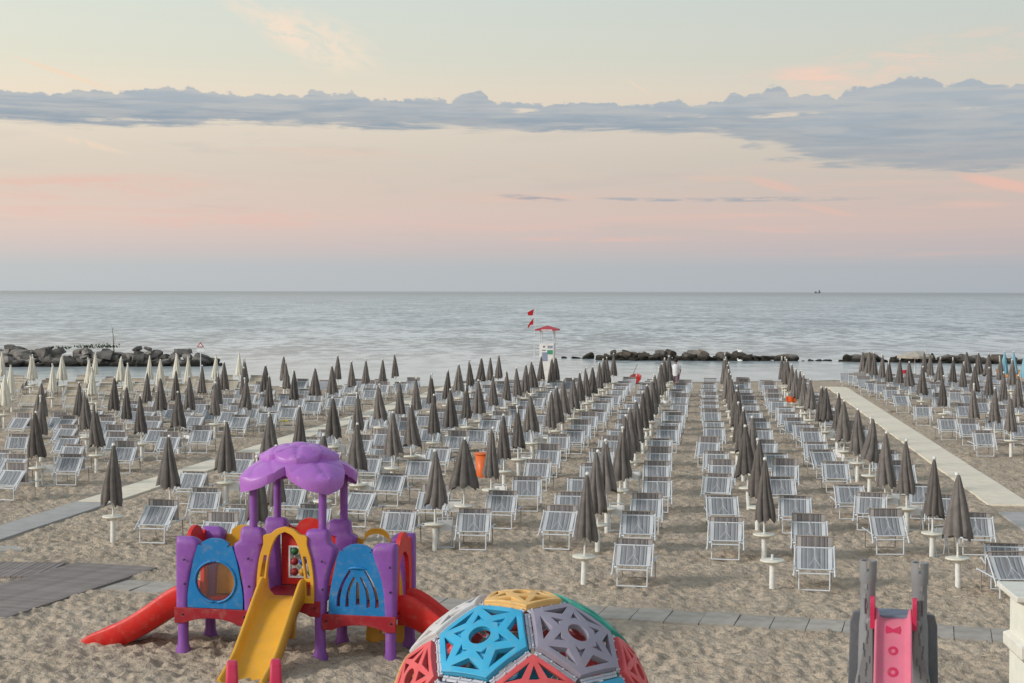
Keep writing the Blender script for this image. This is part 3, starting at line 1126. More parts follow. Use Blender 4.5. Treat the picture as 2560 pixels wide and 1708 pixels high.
def lounger_meshes(flap_h, lean, fab, flapmat):
    """local: y = 0 at the leg nearest the promenade, +y towards the sea"""
    r = 0.0145
    out = []
    zb, zt = 0.37, 0.69
    yb, yt = 0.03, lean
    near = MB()
    near.tube([(-.265, 0, .35), (-.262, -.015, 0.012)], r, 6).tube([(.265, 0, .35), (.262, -.015, .012)], r, 6)
    near.tube([(-.262, -.015, .014), (.262, -.015, .014)], r, 6).tube([(-.265, -.002, .300), (.265, -.002, .300)], r * .95, 6)
    out.append(('near_leg', near.mesh('near_leg', M['white_metal'])))
    fr = MB()
    for s in (-1, 1):
        k = (zt - zb) / (yt - yb)
        fr.tube([(s * (LH + .018), yb - .10, zb - .10 * k), (s * (LH + .006), yt + .02, zt + .02 * k)], r, 6)
        fr.ball((s * (LH + .022), yb - .10, zb - .10 * k - .005), 0.026, 6)
        fr.ball((s * (LH + .012), yt, zt + .02), 0.022, 6)
        fr.tube([(s * .265, .0, .345), (s * (LH + .012), .03, .325)], .02, 6)
    fr.tube([(-LH - .03, yt, zt), (LH + .03, yt, zt)], r, 6)
    fr.tube([(-.29, yb, zb), (.29, yb, zb)], r * .8, 6)
    out.append(('panel_frame', fr.mesh('panel_frame', M['white_metal'])))
    pf = MB().grid(fabric_grid((-.305, yb, zb), (.305, yb, zb), (-.318, yt, zt), (.318, yt, zt), -0.035), 8, 5)
    out.append(('panel_cloth', pf.mesh('panel_cloth', fab)))
    st = MB()
    pm = Vector((0, yt - .01, zt + .012))
    pk = Vector((0, yb + (yt - yb) * .42, zb + (zt - zb) * .42 + .045))
    for q in ((-.10, yb + .03, zb + .05), (.10, yb + .03, zb + .05)):
        st.tube([pk, q], .0035, 4)
    st.tube([pm, pk], .0035, 4)
    st.box((-.014, yt - .02, zt - .06), (.014, yt - .012, zt + .018))
    out.append(('strap', st.mesh('strap', M['white_metal'])))
    yf = lean + .10
    zf = zt + flap_h
    bf = MB()
    for s in (-1, 1):
        bf.tube([(s * (LH - .01), yf, zf), (s * (LH - .01), yf + .02, .40)], .010, 6)
    bf.tube([(-LH, yf, zf), (LH, yf, zf)], .012, 6)
    out.append(('back_frame', bf.mesh('back_frame', M['tan_metal'])))
    bc = MB().grid(fabric_grid((-.305, yf + .02, .40), (.305, yf + .02, .40), (-.31, yf, zf - .005), (.31, yf, zf - .005), 0.02), 8, 5)
    out.append(('back_cloth', bc.mesh('back_cloth', flapmat)))
    sc = MB().grid(fabric_grid((-.305, yf + .02, .395), (.305, yf + .02, .395), (-.305, .90, .375), (.305, .90, .375), 0.03), 8, 3)
    out.append(('seat_cloth', sc.mesh('seat_cloth', fab)))
    for s in (-1, 1):
        rl = MB().tube([(s * (LH - .005), .02, .385), (s * (LH - .005), .93, .385)], .0145, 6).ball((s * (LH + .005), .93, .39), .024, 6)
        out.append(('side_rail', rl.mesh('side_rail', M['white_metal'])))
    fl = MB()
    fl.tube([(-.30, .84, .37), (-.30, .86, .012)], .011, 6).tube([(.30, .84, .37), (.30, .86, .012)], .011, 6).tube([(-.30, .86, .014), (.30, .86, .014)], .011, 6)
    out.append(('far_leg', fl.mesh('far_leg', M['tan_metal'])))
    return out


LV = {'grey': [lounger_meshes(fh, ln, M['stripes'], M['flap']) for fh, ln in ((.19, .40), (.09, .36), (.06, .30), (.13, .46), (.16, .33), (.07, .42), (.10, .26), (.05, .38))],
      'beige': [lounger_meshes(.14, .40, M['beige_fabric'], M['beige_fabric']), lounger_meshes(.08, .34, M['beige_fabric'], M['beige_fabric'])],
      'orange': [lounger_meshes(.16, .40, M['orange_fabric'], M['orange_fabric'])]}


def lounger(p, yaw, label, group, kind='grey', variant=None):
    r = empty('lounger', (p.x, p.y, max(ground_z(p.x, p.y) * 0.8, -.005) + .022), yaw, label, 'lounger', group)
    ms = LV[kind][variant % len(LV[kind])] if variant is not None else random.choice(LV[kind])
    for nm, me_ in ms:
        link(nm, me_, r)
    return r


# ------------------------------------------------------------------ rows of umbrellas, front to back (photo points of their tips)
ROWS = [
    ('first row left of the central aisle', 7.4, [(1459.7, 1181), (1494.6, 1129), (1518, 1100), (1548.2, 1069), (1564.3, 1042), (1577.7, 1018), (1589, 998), (1608, 979), (1616.5, 966), (1627.8, 951), (1628.6, 942), (1638, 931), (1647, 918), (1652, 907), (1660, 897.7), (1668, 891), (1673.6, 888)]),
    ('first row right of the central aisle', 7.4, [(1911.7, 1141.5), (1895, 1100), (1873, 1066), (1880.4, 1039.7), (1859, 1022), (1843.7, 1001), (1842, 978), (1842, 964.7), (1833, 946), (1828, 932.5), (1823, 924.5), (1819.6, 915), (1818.8, 905.7), (1810.7, 897), (1817, 892), (1812, 886)]),
    ('row beside the right walkway', 7.2, [(2398.4, 1188), (2332, 1140), (2268.8, 1099.8), (2213, 1081), (2174.8, 1042), (2144.7, 1020.8), (2111, 1003.4), (2093.8, 982), (2063.3, 970), (2054.5, 963), (2025, 950), (2013, 937.9), (2003.6, 927), (1986.2, 920.5), (1981.4, 911), (1970, 897.7), (1963.4, 892.5), (1958, 889)]),
    ('second row left of the central aisle', 7.6, [(1087, 1125.6), (1158.8, 1093), (1226, 1067), (1260, 1035), (1296.4, 1015), (1331, 989.6), (1373.3, 978.8), (1391.5, 967), (1405.6, 952.3), (1434.3, 945.6), (1454.2, 929.9), (1467.8, 920.8), (1482.4, 915.8), (1496.8, 905), (1508, 897.5), (1517.6, 893), (1533, 885)]),
    ('third row left of the central aisle', 8.0, [(641, 1143), (686, 1118), (805.3, 1087.5), (894.8, 1058), (979.9, 1031.7), (1028.3, 1011), (1081, 987.7), (1129.5, 977.5), (1168, 959.9), (1200, 949.6), (1236, 939.8), (1263, 926.6), (1292.4, 920), (1313.9, 910.8), (1331.5, 903.3), (1351.7, 892.6), (1378, 891.7), (1389, 889)]),
    ('row right of the left walkway', 8.3, [(280.7, 1116.8), (424.5, 1089), (563.2, 1056.7), (671, 1030), (745.8, 1015.6), (833.8, 993.6), (894.2, 981.9), (949, 961), (1000.4, 952.5), (1041.5, 943.7), (1080, 933.5), (1117, 923), (1148, 911.5), (1177, 902.7), (1203, 895), (1225.4, 892), (1246, 886.8)]),
    ('first row left of the left walkway', 8.3, [(91.8, 1028.8), (239.7, 1006.8), (353.5, 989), (445.9, 977.5), (536.2, 952.5), (612.5, 946.7), (669, 937.9), (733.5, 927.6), (786, 920), (833.8, 915.9), (880, 904), (915.3, 896.8), (956.4, 893.9), (990, 888)]),
    ('second row left of the left walkway', 8.3, [(101.2, 990.7), (215, 976), (315.3, 959.9), (403.3, 943.7), (477.3, 940.8), (544, 932), (613, 920), (664.5, 914.4), (716.5, 907), (845, 889.5)]),
    ('third row left of the left walkway', 8.3, [(98.3, 957), (196, 954), (286, 942), (366, 932), (439, 924.7), (505, 913), (560.3, 905.6), (611.6, 895), (710, 891)]),
    ('first row right of the right walkway', 6.8, [(2529, 986), (2487, 968.6), (2435.4, 959), (2360.4, 936.4), (2304, 917.7), (2272.5, 905.6), (2249, 896), (2224, 893.6), (2204.5, 887), (2186, 880), (2173.4, 878.5), (2157.6, 877.5)]),
    ('second row right of the right walkway', 6.8, [(2548, 940.5), (2507, 929.7), (2473, 917.7), (2436.7, 909.6), (2407, 903), (2380.5, 895), (2351, 891), (2328, 884), (2312, 877.5)]),
    ('third row right of the right walkway', 6.8, [(2527.8, 897.6), (2499.7, 892), (2471, 883), (2447.5, 881.5), (2418.5, 877.5)]),
]
CREAM = [(8.8, 938), (229, 917), (28.5, 914), (129, 907), (318.5, 908.5), (400, 898), (220, 895), (471, 892), (302, 892), (75, 891), (536, 888), (372.5, 888), (157, 888), (83.6, 885), (440, 883.6), (236, 882), (598, 882), (4.4, 879.5)]
ORD = ['front', 'second', 'third', 'fourth', 'fifth', 'sixth', 'seventh', 'eighth', 'ninth', 'tenth', 'eleventh', 'twelfth', 'thirteenth', 'fourteenth',
       'fifteenth', 'sixteenth', 'seventeenth', 'eighteenth', 'nineteenth']
TIP = 2.015
chairs = []      # (distance, position, yaw, label, group, kind)
GU, GL = 'closed umbrellas standing in rows on the beach', 'striped loungers set out in rows beside the umbrellas'


def add_chair(p, yawdeg, label, group, kind='grey', jit=3.0):
    y_ = -radians(yawdeg) + radians(random.gauss(0, jit + 1.2))
    chairs.append((p.y, p, y_, label, group, kind))


def to_side(p, yawdeg, side, back):
    a = radians(yawdeg)
    f = Vector((sin(a), cos(a), 0))
    rgt = Vector((cos(a), -sin(a), 0))
    return p + rgt * side + f * back


def umb_label(i, row):
    if i == 0:
        return 'closed taupe umbrella, frontmost in the ' + row
    return 'closed taupe umbrella, %s from the front, %s' % (ORD[i], row)


def chair_label(i, row, side):
    return 'striped lounger %s of %s umbrella, %s' % (side, ORD[i], row)


SKIP = {(3, 2, 'left'), (3, 3, 'left'), (0, 0, 'left'), (2, 0, 'left'), (5, 0, 'left'), (5, 1, 'left')}
for ri, (row, yaw, tips) in enumerate(ROWS):
    for i, (u, v) in enumerate(tips):
        p = at(u, v, TIP)
        p.z = 0
        wide = WIDE if (ri, i) in ((3, 1),) else None
        umbrella(p, umb_label(i, row), GU, 'brown', True, wide)
        for side, sx in (('left', -.78), ('right', .82)):
            if (ri, i, side) in SKIP:
                continue
            if ri == 8 and side == 'left' and i > 5:
                continue
            q = to_side(p, yaw, sx + random.gauss(0, .05), -0.18 + random.gauss(0, .12))
            add_chair(q, yaw, chair_label(i, row, side), GL)
# a table post without its umbrella at the front of the row right of the aisle
p0 = at(1772 * OV, 1354 * OV)
r = empty('table_post', (p0.x, p0.y, ground_z(p0.x, p0.y)), 0, 'round cream table on a white post with no umbrella, beside the central aisle', 'table')
for nm, me_ in (('side_table', table_me), ('ground_tube', base_me), ('pole_stub', stub_me)):
    link(nm, me_, r)
add_chair(to_side(p0, 7.4, 0.72, -.08), 7.4, 'striped lounger right of the table post without umbrella', GL)
add_chair(ov(20, 1150) + Vector((-.1, 0, 0)), 11, 'striped lounger nearest the left edge above the grey matting', GL)
add_chair(ov(-18, 1105), 9, 'striped lounger cut off by the left edge of the picture', GL)
add_chair(ov(2330, 1384), 5, 'striped lounger behind the white pillar at the right edge', GL)
CREAM.sort()
for i, (u, v) in enumerate(CREAM):
    p = at(u, v, TIP)
    p.z = 0
    umbrella(p, 'closed cream umbrella, %s in the block by the left breakwater' % ('leftmost' if i == 0 else ORD[i] + ' from the left'), 'cream umbrellas in front of the left breakwater', 'cream')
    for side, sx in (('left', -.78), ('right', .82)):
        add_chair(to_side(p, 8.3, sx, -.2 + random.gauss(0, .1)), 8.3, 'beige lounger %s of the cream umbrella %s' % (side, 'leftmost' if i == 0 else ORD[i] + ' from the left'), 'beige loungers among the cream umbrellas', 'beige')
for i, (u, v) in enumerate([(2511.7, 873.5), (2535.3, 874.3), (2562, 880)]):
    p = at(u, v, TIP + .1)
    p.z = 0
    umbrella(p, ['closed light blue umbrella, leftmost of the blue ones', 'closed light blue umbrella, second of the blue ones', 'closed light blue umbrella cut by the right edge'][i],
             'blue umbrellas at the far right', 'blue')
add_chair(at(2507, 962), 6.8, 'orange lounger below the leftmost blue umbrella', 'orange loungers', 'orange')
add_chair(at(2553, 964), 6.8, 'orange lounger at the right edge of the far block', 'orange loungers', 'orange')

# keep what can be seen; past three hundred the smallest are one mass
vis = []
for c in chairs:
    p = c[1]
    if p.y < 94.5 and abs(p.x) < p.y * 0.326 + 1.0:
        vis.append(c)
vis.sort(key=lambda c: c[0])
near_c, far_c = vis[:299], vis[299:]
for d_, p, y_, lab, grp, kind in near_c:
    lounger(p, y_, lab, grp, kind)
for kind in ('grey', 'beige', 'orange'):
    mb_by = {}
    for d_, p, y_, lab, grp, kd in far_c:
        if kd != kind:
            continue
        mtx = Matrix.Translation((p.x, p.y, 0)) @ Matrix.Rotation(y_, 4, 'Z')
        for nm, me_ in random.choice(LV[kind]):
            mb = mb_by.setdefault(me_.materials[0].name, (MB(), me_.materials[0]))[0]
            mb.add([mtx @ vv.co for vv in me_.vertices], [tuple(pp.vertices) for pp in me_.polygons], True)
    if mb_by:
        allm = MB()
        me_ = None
        mats, mi = [], []
        for nm, (mb, mt_) in mb_by.items():
            mi += [len(mats)] * len(mb.f)
            mats.append(mt_)
            allm.add(mb.v, mb.f, True)
        me_ = allm.mesh('far_loungers', None)
        for mt_ in mats:
            me_.materials.append(mt_)
        me_.polygons.foreach_set('material_index', mi)
        setp(link('far_loungers', me_), {'grey': 'mass of striped loungers far off near the waterline', 'beige': 'mass of beige loungers far off near the waterline at left',
                                         'orange': 'orange loungers far off'}[kind], 'loungers', None, 'stuff')


# ------------------------------------------------------------------ folded white stools leaning at the umbrella posts
def stool_meshes():
    a, b, c = MB(), MB(), MB()
    for s in (-.16, .16):
        a.tube([(s, -.05, 0.02), (s, .07, .62)], .011, 6)
        b.tube([(s * .85, .09, 0.02), (s * .85, -.02, .60)], .011, 6)
    a.tube([(-.16, .07, .62), (.16, .07, .62)], .011, 6).tube([(-.16, -.05, .03), (.16, -.05, .03)], .011, 6)
    b.tube([(-.136, .09, .03), (.136, .09, .03)], .011, 6)
    c.grid(lambda u, v: Vector((-.15 + .30 * u, .02 + .04 * v, .36 + .22 * v)), 3, 3)
    return [('outer_frame', a.mesh('outer_frame', M['white_metal'])), ('inner_frame', b.mesh('inner_frame', M['white_metal'])), ('seat_cloth', c.mesh('seat_cloth', M['sign_white']))]


STOOL = stool_meshes()
stool_spots = [(0, k) for k in (2, 4, 7, 9, 12)] + [(2, k) for k in (1, 2, 3, 5, 6, 8)] + [(3, k) for k in (0, 1, 2, 4, 6)] + [(4, k) for k in (3, 4, 5, 7, 9)] + [(5, k) for k in (2, 4, 5, 7)] + [(6, k) for k in (0, 2, 3, 5, 8)] + [(7, k) for k in (1, 3, 4)] + [(9, k) for k in (1, 3)]
for ri, k in stool_spots:
    u, v = ROWS[ri][2][k]
    p = at(u, v, TIP)
    q = to_side(p, ROWS[ri][1], random.choice((-.2, .2)), random.uniform(.0, .25))
    s = empty('folding_stool', (q.x, q.y, 0.0), random.uniform(-.5, .5), 'folded white stool at the %s umbrella, %s' % (ORD[k], ROWS[ri][0]), 'stool', 'folded white stools at the umbrella posts')
    for nm, me_ in STOOL:
        link(nm, me_, s)


# ------------------------------------------------------------------ play tower
PT0 = at(458.7, 1628.5)
PT = empty('play_tower', (PT0.x, PT0.y, 0), -radians(11.7), 'purple, blue, red and yellow plastic play tower with three slides and leaf roof', 'playground')


PT.scale = (1.035, 1.0, 1.0)


def yz_plane(w):        # board standing across the tower: (x, z) outline becomes (depth, z) at width w
    return Matrix(((0, -1, 0, w), (1, 0, 0, 0), (0, 0, 1, 0), (0, 0, 0, 1)))


def xz_plane(d):
    return Matrix.Translation((0, d, 0))


def loft(rings, smooth=True, cap=True):
    mb = MB()
    n = len(rings[0])
    vs = [p for r_ in rings for p in r_]
    fs = [(i * n + k, i * n + (k + 1) % n, (i + 1) * n + (k + 1) % n, (i + 1) * n + k) for i in range(len(rings) - 1) for k in range(n)]
    mb.add(vs, fs, smooth)
    if cap:
        mb.add(rings[0], [tuple(reversed(range(n)))], False)
        mb.add(rings[-1], [tuple(range(n))], smooth)
    return mb


def rrect(x0, x1, y0, y1, z, r, n=4):
    r = min(r, (x1 - x0) / 2 - .001, (y1 - y0) / 2 - .001)
    pts = []
    for cx, cy, a in ((x1 - r, y1 - r, 0), (x0 + r, y1 - r, 90), (x0 + r, y0 + r, 180), (x1 - r, y0 + r, 270)):
        for i in range(n + 1):
            t = radians(a + 90 * i / n)
            pts.append((cx + r * cos(t), cy + r * sin(t), z))
    return pts


def leg(w, d, z1, foot):
    pr = [(0.105 if foot else .085, -.1), (0.105 if foot else .085, 0.03), (.078, .12), (.073, .3), (.076, z1)]
    MB().lathe(pr, 18, (w, d, 0)).build('leg', M['purple'], PT)


for w in (0, 1, 2, 3):
    for d in (0, 1):
        leg(w, d, .56 if w in (0, 3) else .70, d == 1 or w in (0, 2))


def corner(w, d, left, right, tall):
    """flared post: grows sideways with height; left/right = wing reach at the top"""
    ring = []
    ztop = 1.84 if tall else 1.67
    sg = -1 if d == 1 else 1
    prof = [(0.60, 0), (0.75, .02), (0.95, .10), (1.15, .28), (1.30, .55), (1.42, .82), (1.50, .97), (1.555, 1.0)]
    if tall:
        prof += [(1.60, .93), (1.64, .72), (1.70, .55), (1.78, .50), (1.82, .40), (ztop, .20)]
    else:
        prof += [(1.60, .92), (1.64, .74), (ztop, .40)]
    for z, k in prof:
        x0 = w - .085 - left * k
        x1 = w + .085 + right * k
        if tall and z > 1.62:
            x0, x1 = w - .085 - .10 * k, w + .085 + .10 * k
            if left > right:
                x1 = w + .085 + .22 * k
            else:
                x0 = w - .085 - .22 * k
        e = 1.0 if z < ztop - .05 else (.75 if z < ztop - .005 else .45)
        y0, y1 = sorted((d - sg * .085 * e, d + sg * (.085 + .06 * k) * e))
        ring.append(rrect(x0, x1, y0, y1, z, .06))
    return loft(ring)


for d in (0, 1):
    corner(0, d, 0.0, .17, False).build('corner_post', M['purple'], PT)
    corner(3, d, .17, 0.0, False).build('corner_post', M['purple'], PT)
    iw = .10 if d == 0 else -.02
    corner(1, d, .15, iw, True).build('corner_post', M['purple'], PT)
    corner(2, d, iw, .15, True).build('corner_post', M['purple'], PT)
for w in (1.03, 2.03):
    for d in (0.02, 1.0):
        MB().tube([(w, d, 1.80), (w, d, 2.62)], .055, 16).build('roof_column', M['purple'], PT)


# decks with arched aprons
def apron(w0, w1, z1, h, d, rise):
    n = 14
    pts = [(w0, z1), (w0, z1 - h)]
    pts += [(w0 + .15, z1 - h)]
    pts += [(w0 + .15 + (w1 - w0 - .30) * i / n, z1 - h + rise * sin(pi * i / n) ** .7) for i in range(1, n)]
    pts += [(w1 - .15, z1 - h), (w1, z1 - h), (w1, z1)]
    return slab(list(reversed(pts)), [], .05, xz_plane(d))


for w0, w1, z in ((-.095, .99, .655), (1.01, 2.03, .83), (2.05, 3.095, .655)):
    MB().box((w0 + .01, .02, z - .06), (w1 - .01, 1.0, z - .004)).build('deck', M['dark_red'], PT, None, .01)
    for d in (-.072, 1.072):
        apron(w0, w1, z, .225, d, .085).build('apron', M['dark_red'], PT, None, .008)


def bell(w0, w1, z0, zs, zt, sh):
    """panel outline: straight foot, sides curving in, wavy arched top"""
    c = (w0 + w1) / 2
    half_ = (w1 - w0) / 2
    L_ = smooth_pts([(w0, z0), (w0, z0 + .18), (w0 + .035, z0 + .42), (w0 + sh * .62, z0 + .72), (w0 + sh, zs)], 4)
    topL = smooth_pts([(w0 + sh, zs), (w0 + sh + .07, zs - .015), (c - .20, zt - .07), (c - .10, zt - .012), (c, zt)], 4)
    left_ = L_[:-1] + topL
    right_ = [(2 * c - x, z) for x, z in reversed(left_[:-1])]
    return (left_ + right_)[::-1]


def circ(cx, cz, r, n=36, a=0):
    return [(cx + r * cos(2 * pi * i / n + a), cz + r * sin(2 * pi * i / n + a)) for i in range(n)]


# left front board with bubble window
WB = (.505, 1.045, .285)
slab(bell(.095, .905, .66, 1.565, 1.665, .155), [circ(*WB)], .06, xz_plane(-.045)).build('blue_panel', M['blue'], PT, None, .012)
rim = MB()
rim.tube([(WB[0] + (WB[2] + .012) * cos(t * pi / 24), -.078, WB[1] + (WB[2] + .012) * sin(t * pi / 24)) for t in range(49)], .017, 8, False)
rim.build('window_rim', M['blue'], PT)
bub = MB()


def bubble(u, v):
    a = u * 2 * pi
    rr = WB[2] * sin(v * pi / 2)
    return Vector((WB[0] + rr * cos(a), -.045 - .05 * cos(v * pi / 2), WB[1] + rr * sin(a)))


bub.grid(bubble, 36, 8)
bub.build('bubble_window', M['bubble'], PT)


def ribbon_hole(pts, w):
    """closed outline of a slit that follows a curve"""
    pts = smooth_pts(pts, 5)
    Ls, Rs = [], []
    n = len(pts)
    for i, (x, z) in enumerate(pts):
        a = pts[max(i - 1, 0)]
        b = pts[min(i + 1, n - 1)]
        dx_, dz_ = b[0] - a[0], b[1] - a[1]
        l = math.hypot(dx_, dz_)
        k = w * (.55 + .45 * i / n)
        Ls.append((x - dz_ / l * k, z + dx_ / l * k))
        Rs.append((x + dz_ / l * k, z - dx_ / l * k))
    return Ls + Rs[::-1]


# right front board with fanned slits
c2 = 2.555
slits = []
for s in (-1, 1):
    slits.append(ribbon_hole([(c2 + s * .105, 1.285), (c2 + s * .205, 1.11), (c2 + s * .265, .92), (c2 + s * .275, .765)], .027))
    slits.append(ribbon_hole([(c2 + s * .045, 1.19), (c2 + s * .115, 1.04), (c2 + s * .145, .90), (c2 + s * .150, .765)], .026))
slits.append(ribbon_hole([(c2, 1.12), (c2 + .001, 1.0), (c2, .80)], .030))
slab(bell(2.145, 2.955, .645, 1.555, 1.655, .155), slits, .06, xz_plane(-.045)).build('blue_panel', M['blue'], PT, None, .008)
MB().tube([(c2 + x, -.085 + abs(x) * .1, 1.325 - x * x * 1.2) for x in (-.14, -.09, -.04, 0, .04, .09, .14)], [.006, .018, .024, .026, .024, .018, .006], 8).build('panel_emblem', M['blue'], PT)

# yellow arch over the front slide
oc = 1.535
outer = smooth_pts([(1.125, .80), (1.125, 1.10), (1.160, 1.40), (1.220, 1.62), (1.225, 1.74), (1.325, 1.77), (1.415, 1.84), (1.535, 1.875)], 4)
outer = outer + [(2 * oc - x, z) for x, z in reversed(outer[:-1])]
inner = smooth_pts([(1.260, .86), (1.260, 1.10), (1.287, 1.35), (1.340, 1.58), (1.425, 1.74), (1.535, 1.80)], 4)
inner = inner + [(2 * oc - x, z) for x, z in reversed(inner[:-1])]
sl = []
for s in (0, 1):
    for pts in ([(1.170, .90), (1.230, .90), (1.233, 1.10), (1.173, 1.10)], [(1.175, 1.15), (1.233, 1.15), (1.250, 1.30), (1.275, 1.46), (1.233, 1.46), (1.197, 1.30)]):
        sl.append([(2 * oc - x, z) if s else (x, z) for x, z in pts])
slab(outer[::-1], [inner] + sl, .07, xz_plane(-.085)).build('entrance_arch', M['yellow'], PT, None, .012)


# slides: a trough swept along a profile; path in (run, z), run is away from the tower
def slide(path, half_, wall, mtx, name, material, floor_t=.05, dig=0.0):
    pts = smooth_pts(path, 6)
    wl_ = smooth_pts([(a, b) for a, b in zip(range(len(wall)), wall)], 6)
    rings = []
    n = len(pts)
    for i, (r_, z) in enumerate(pts):
        h = wl_[min(i, len(wl_) - 1)][1]
        t = .035
        hw = half_
        sec = [(-hw, z - floor_t), (-hw - .01, z + h * .7), (-hw + .004, z + h * .95), (-hw + .022, z + h), (-hw + .048, z + h * .95), (-hw + .062, z + h * .7), (-hw + .075, z + .06), (-hw + .13, z + .004),
               (hw - .13, z + .004), (hw - .075, z + .06), (hw - .062, z + h * .7), (hw - .048, z + h * .95), (hw - .022, z + h), (hw - .004, z + h * .95), (hw + .01, z + h * .7), (hw, z - floor_t)]
        rings.append([mtx @ Vector((x, -r_, zz)) for x, zz in sec])
    mb = loft(rings, True, True)
    return mb.build(name, material, PT)


slide([(-.10, .86), (.02, .86), (.18, .825), (.45, .67), (.90, .34), (1.22, .12), (1.50, .01), (1.72, -.03)], .31,
      [.12, .27, .30, .25, .21, .19, .17, .12], Matrix.Translation((1.50, -.04, 0)), 'slide', M['yellow'], .06)


def side_slide(w, sign):
    # the slide leaves the side of the tower: run along +-w at mid depth
    mtx = Matrix(((0, sign, 0, w), (sign, 0, 0, .48), (0, 0, 1, 0), (0, 0, 0, 1)))
    return slide([(-.05, .645), (.08, .64), (.28, .55), (.55, .37), (.85, .19), (1.15, .07), (1.42, .01), (1.56, -.02)], .27,
                 [.25, .27, .26, .24, .22, .18, .12, .06], mtx, 'slide', M['red'], .17)


o = side_slide(-.09, 1)
o = side_slide(3.09, -1)


# end boards above the side slides
def end_board(w):
    out = smooth_pts([(.10, .68), (.10, 1.2), (.12, 1.58), (.17, 1.64), (.24, 1.60), (.33, 1.70), (.50, 1.76), (.67, 1.70), (.76, 1.60), (.83, 1.64), (.88, 1.58), (.90, 1.2), (.90, .68)], 4)
    inn = smooth_pts([(.24, .72), (.24, 1.1), (.30, 1.36), (.50, 1.48), (.70, 1.36), (.76, 1.1), (.76, .72)], 4)
    return slab(out[::-1], [inn], .06, yz_plane(w))


end_board(-.03).build('end_panel', M['red'], PT, None, .012)
end_board(3.03).build('end_panel', M['red'], PT, None, .012)


def wavy(w0, w1, z0, zs, zt):
    c = (w0 + w1) / 2
    a = smooth_pts([(w0, zs), (w0 + .05, zs - .01), (w0 + .14, zs - .085), (w0 + .22, zs - .10), (c - .16, zt - .07), (c - .08, zt - .012), (c, zt)], 4)
    a = a + [(2 * c - x, z) for x, z in reversed(a[:-1])]
    return ([(w0, z0)] + a + [(w1, z0)])[::-1]


# back boards
slab(wavy(.10, .90, .66, 1.66, 1.70), [], .06, xz_plane(1.03)).build('back_panel', M['yellow'], PT, None, .012)
slab(wavy(2.10, 2.92, .66, 1.66, 1.72), [arc(2.51, 1.45, .21, .19, 0, 180, 14) + [(2.30, .85), (2.72, .85)]], .06, xz_plane(1.03)).build('back_panel', M['yellow'], PT, None, .012)
bw = [(1.205, .945), (1.775, .945), (1.775, 1.42), (1.205, 1.42)]
slab(wavy(1.09, 1.95, .84, 1.80, 1.84), [bw], .06, xz_plane(1.03)).build('bead_panel', M['red'], PT, None, .012)
fr = MB()
for x in (1.215, 1.765):
    fr.box((x - .012, .985, .945), (x + .012, 1.07, 1.42))
for z in (.955, 1.41):
    fr.box((1.227, .985, z - .012), (1.753, 1.07, z + .012))
for x in (1.28, 1.405, 1.53, 1.655):
    fr.tube([(x, 1.03, .955), (x, 1.03, 1.41)], .010, 6)
fr.build('bead_frame', M['white_plastic'], PT)
bc_ = [['ball_green', 'yellow', 'ball_red', 'ball_blue'], ['ball_red', 'ball_blue', 'yellow', 'ball_green'], ['ball_red', 'yellow', 'ball_green', 'ball_red']]
for j, z in enumerate((1.335, 1.18, 1.025)):
    for i, x in enumerate((1.28, 1.405, 1.53, 1.655)):
        xx = x
        MB().ball((xx, 1.03, z), .059, 18).build('bead', M[bc_[j][i]], PT)

# climbing boards behind
for w0, w1 in ((.68, 1.22), (2.30, 2.95)):
    hs = [circ(w0 + (w1 - w0) * k, z, .04, 14) for k, z in ((.28, .38), (.7, .30), (.4, .16))]
    slab([(w0, -.05), (w1, -.05), (w1, .58), (w0, .58)], hs, .10, Matrix.Translation((0, 1.20, 0)) @ Matrix.Rotation(radians(-14), 4, 'X')).build('climbing_panel', M['yellow'], PT, None, .02)

# screws
for x, z, d in ((.15, 1.60, 1.0), (2.16, 1.62, 1.0), (1.88, 1.70, 1.0)):
    MB().lathe([(.020, 0), (.020, .01), (.004, .012)], 10).build('screw', M['black'], PT).matrix_local = Matrix.Translation((x, d - .002, z)) @ Matrix.Rotation(radians(90), 4, 'X')


SCREW = MB().lathe([(.016, 0), (.016, .008), (.004, .010)], 8).mesh('screw', M['black'])
for x, z in ((.03, .56), (.93, .56), (1.08, .735), (1.96, .735), (2.12, .56), (3.03, .56), (.06, 1.0), (.06, 1.35), (1.0, 1.0), (1.0, 1.4), (2.06, 1.0), (2.06, 1.4), (3.02, 1.0), (3.02, 1.35)):
    d_ = -.097 if z < .8 else -.085 - .02 * (z > 1.2)
    link('screw', SCREW, PT).matrix_local = Matrix.Translation((x, d_ - .004, z)) @ Matrix.Rotation(radians(90), 4, 'X')

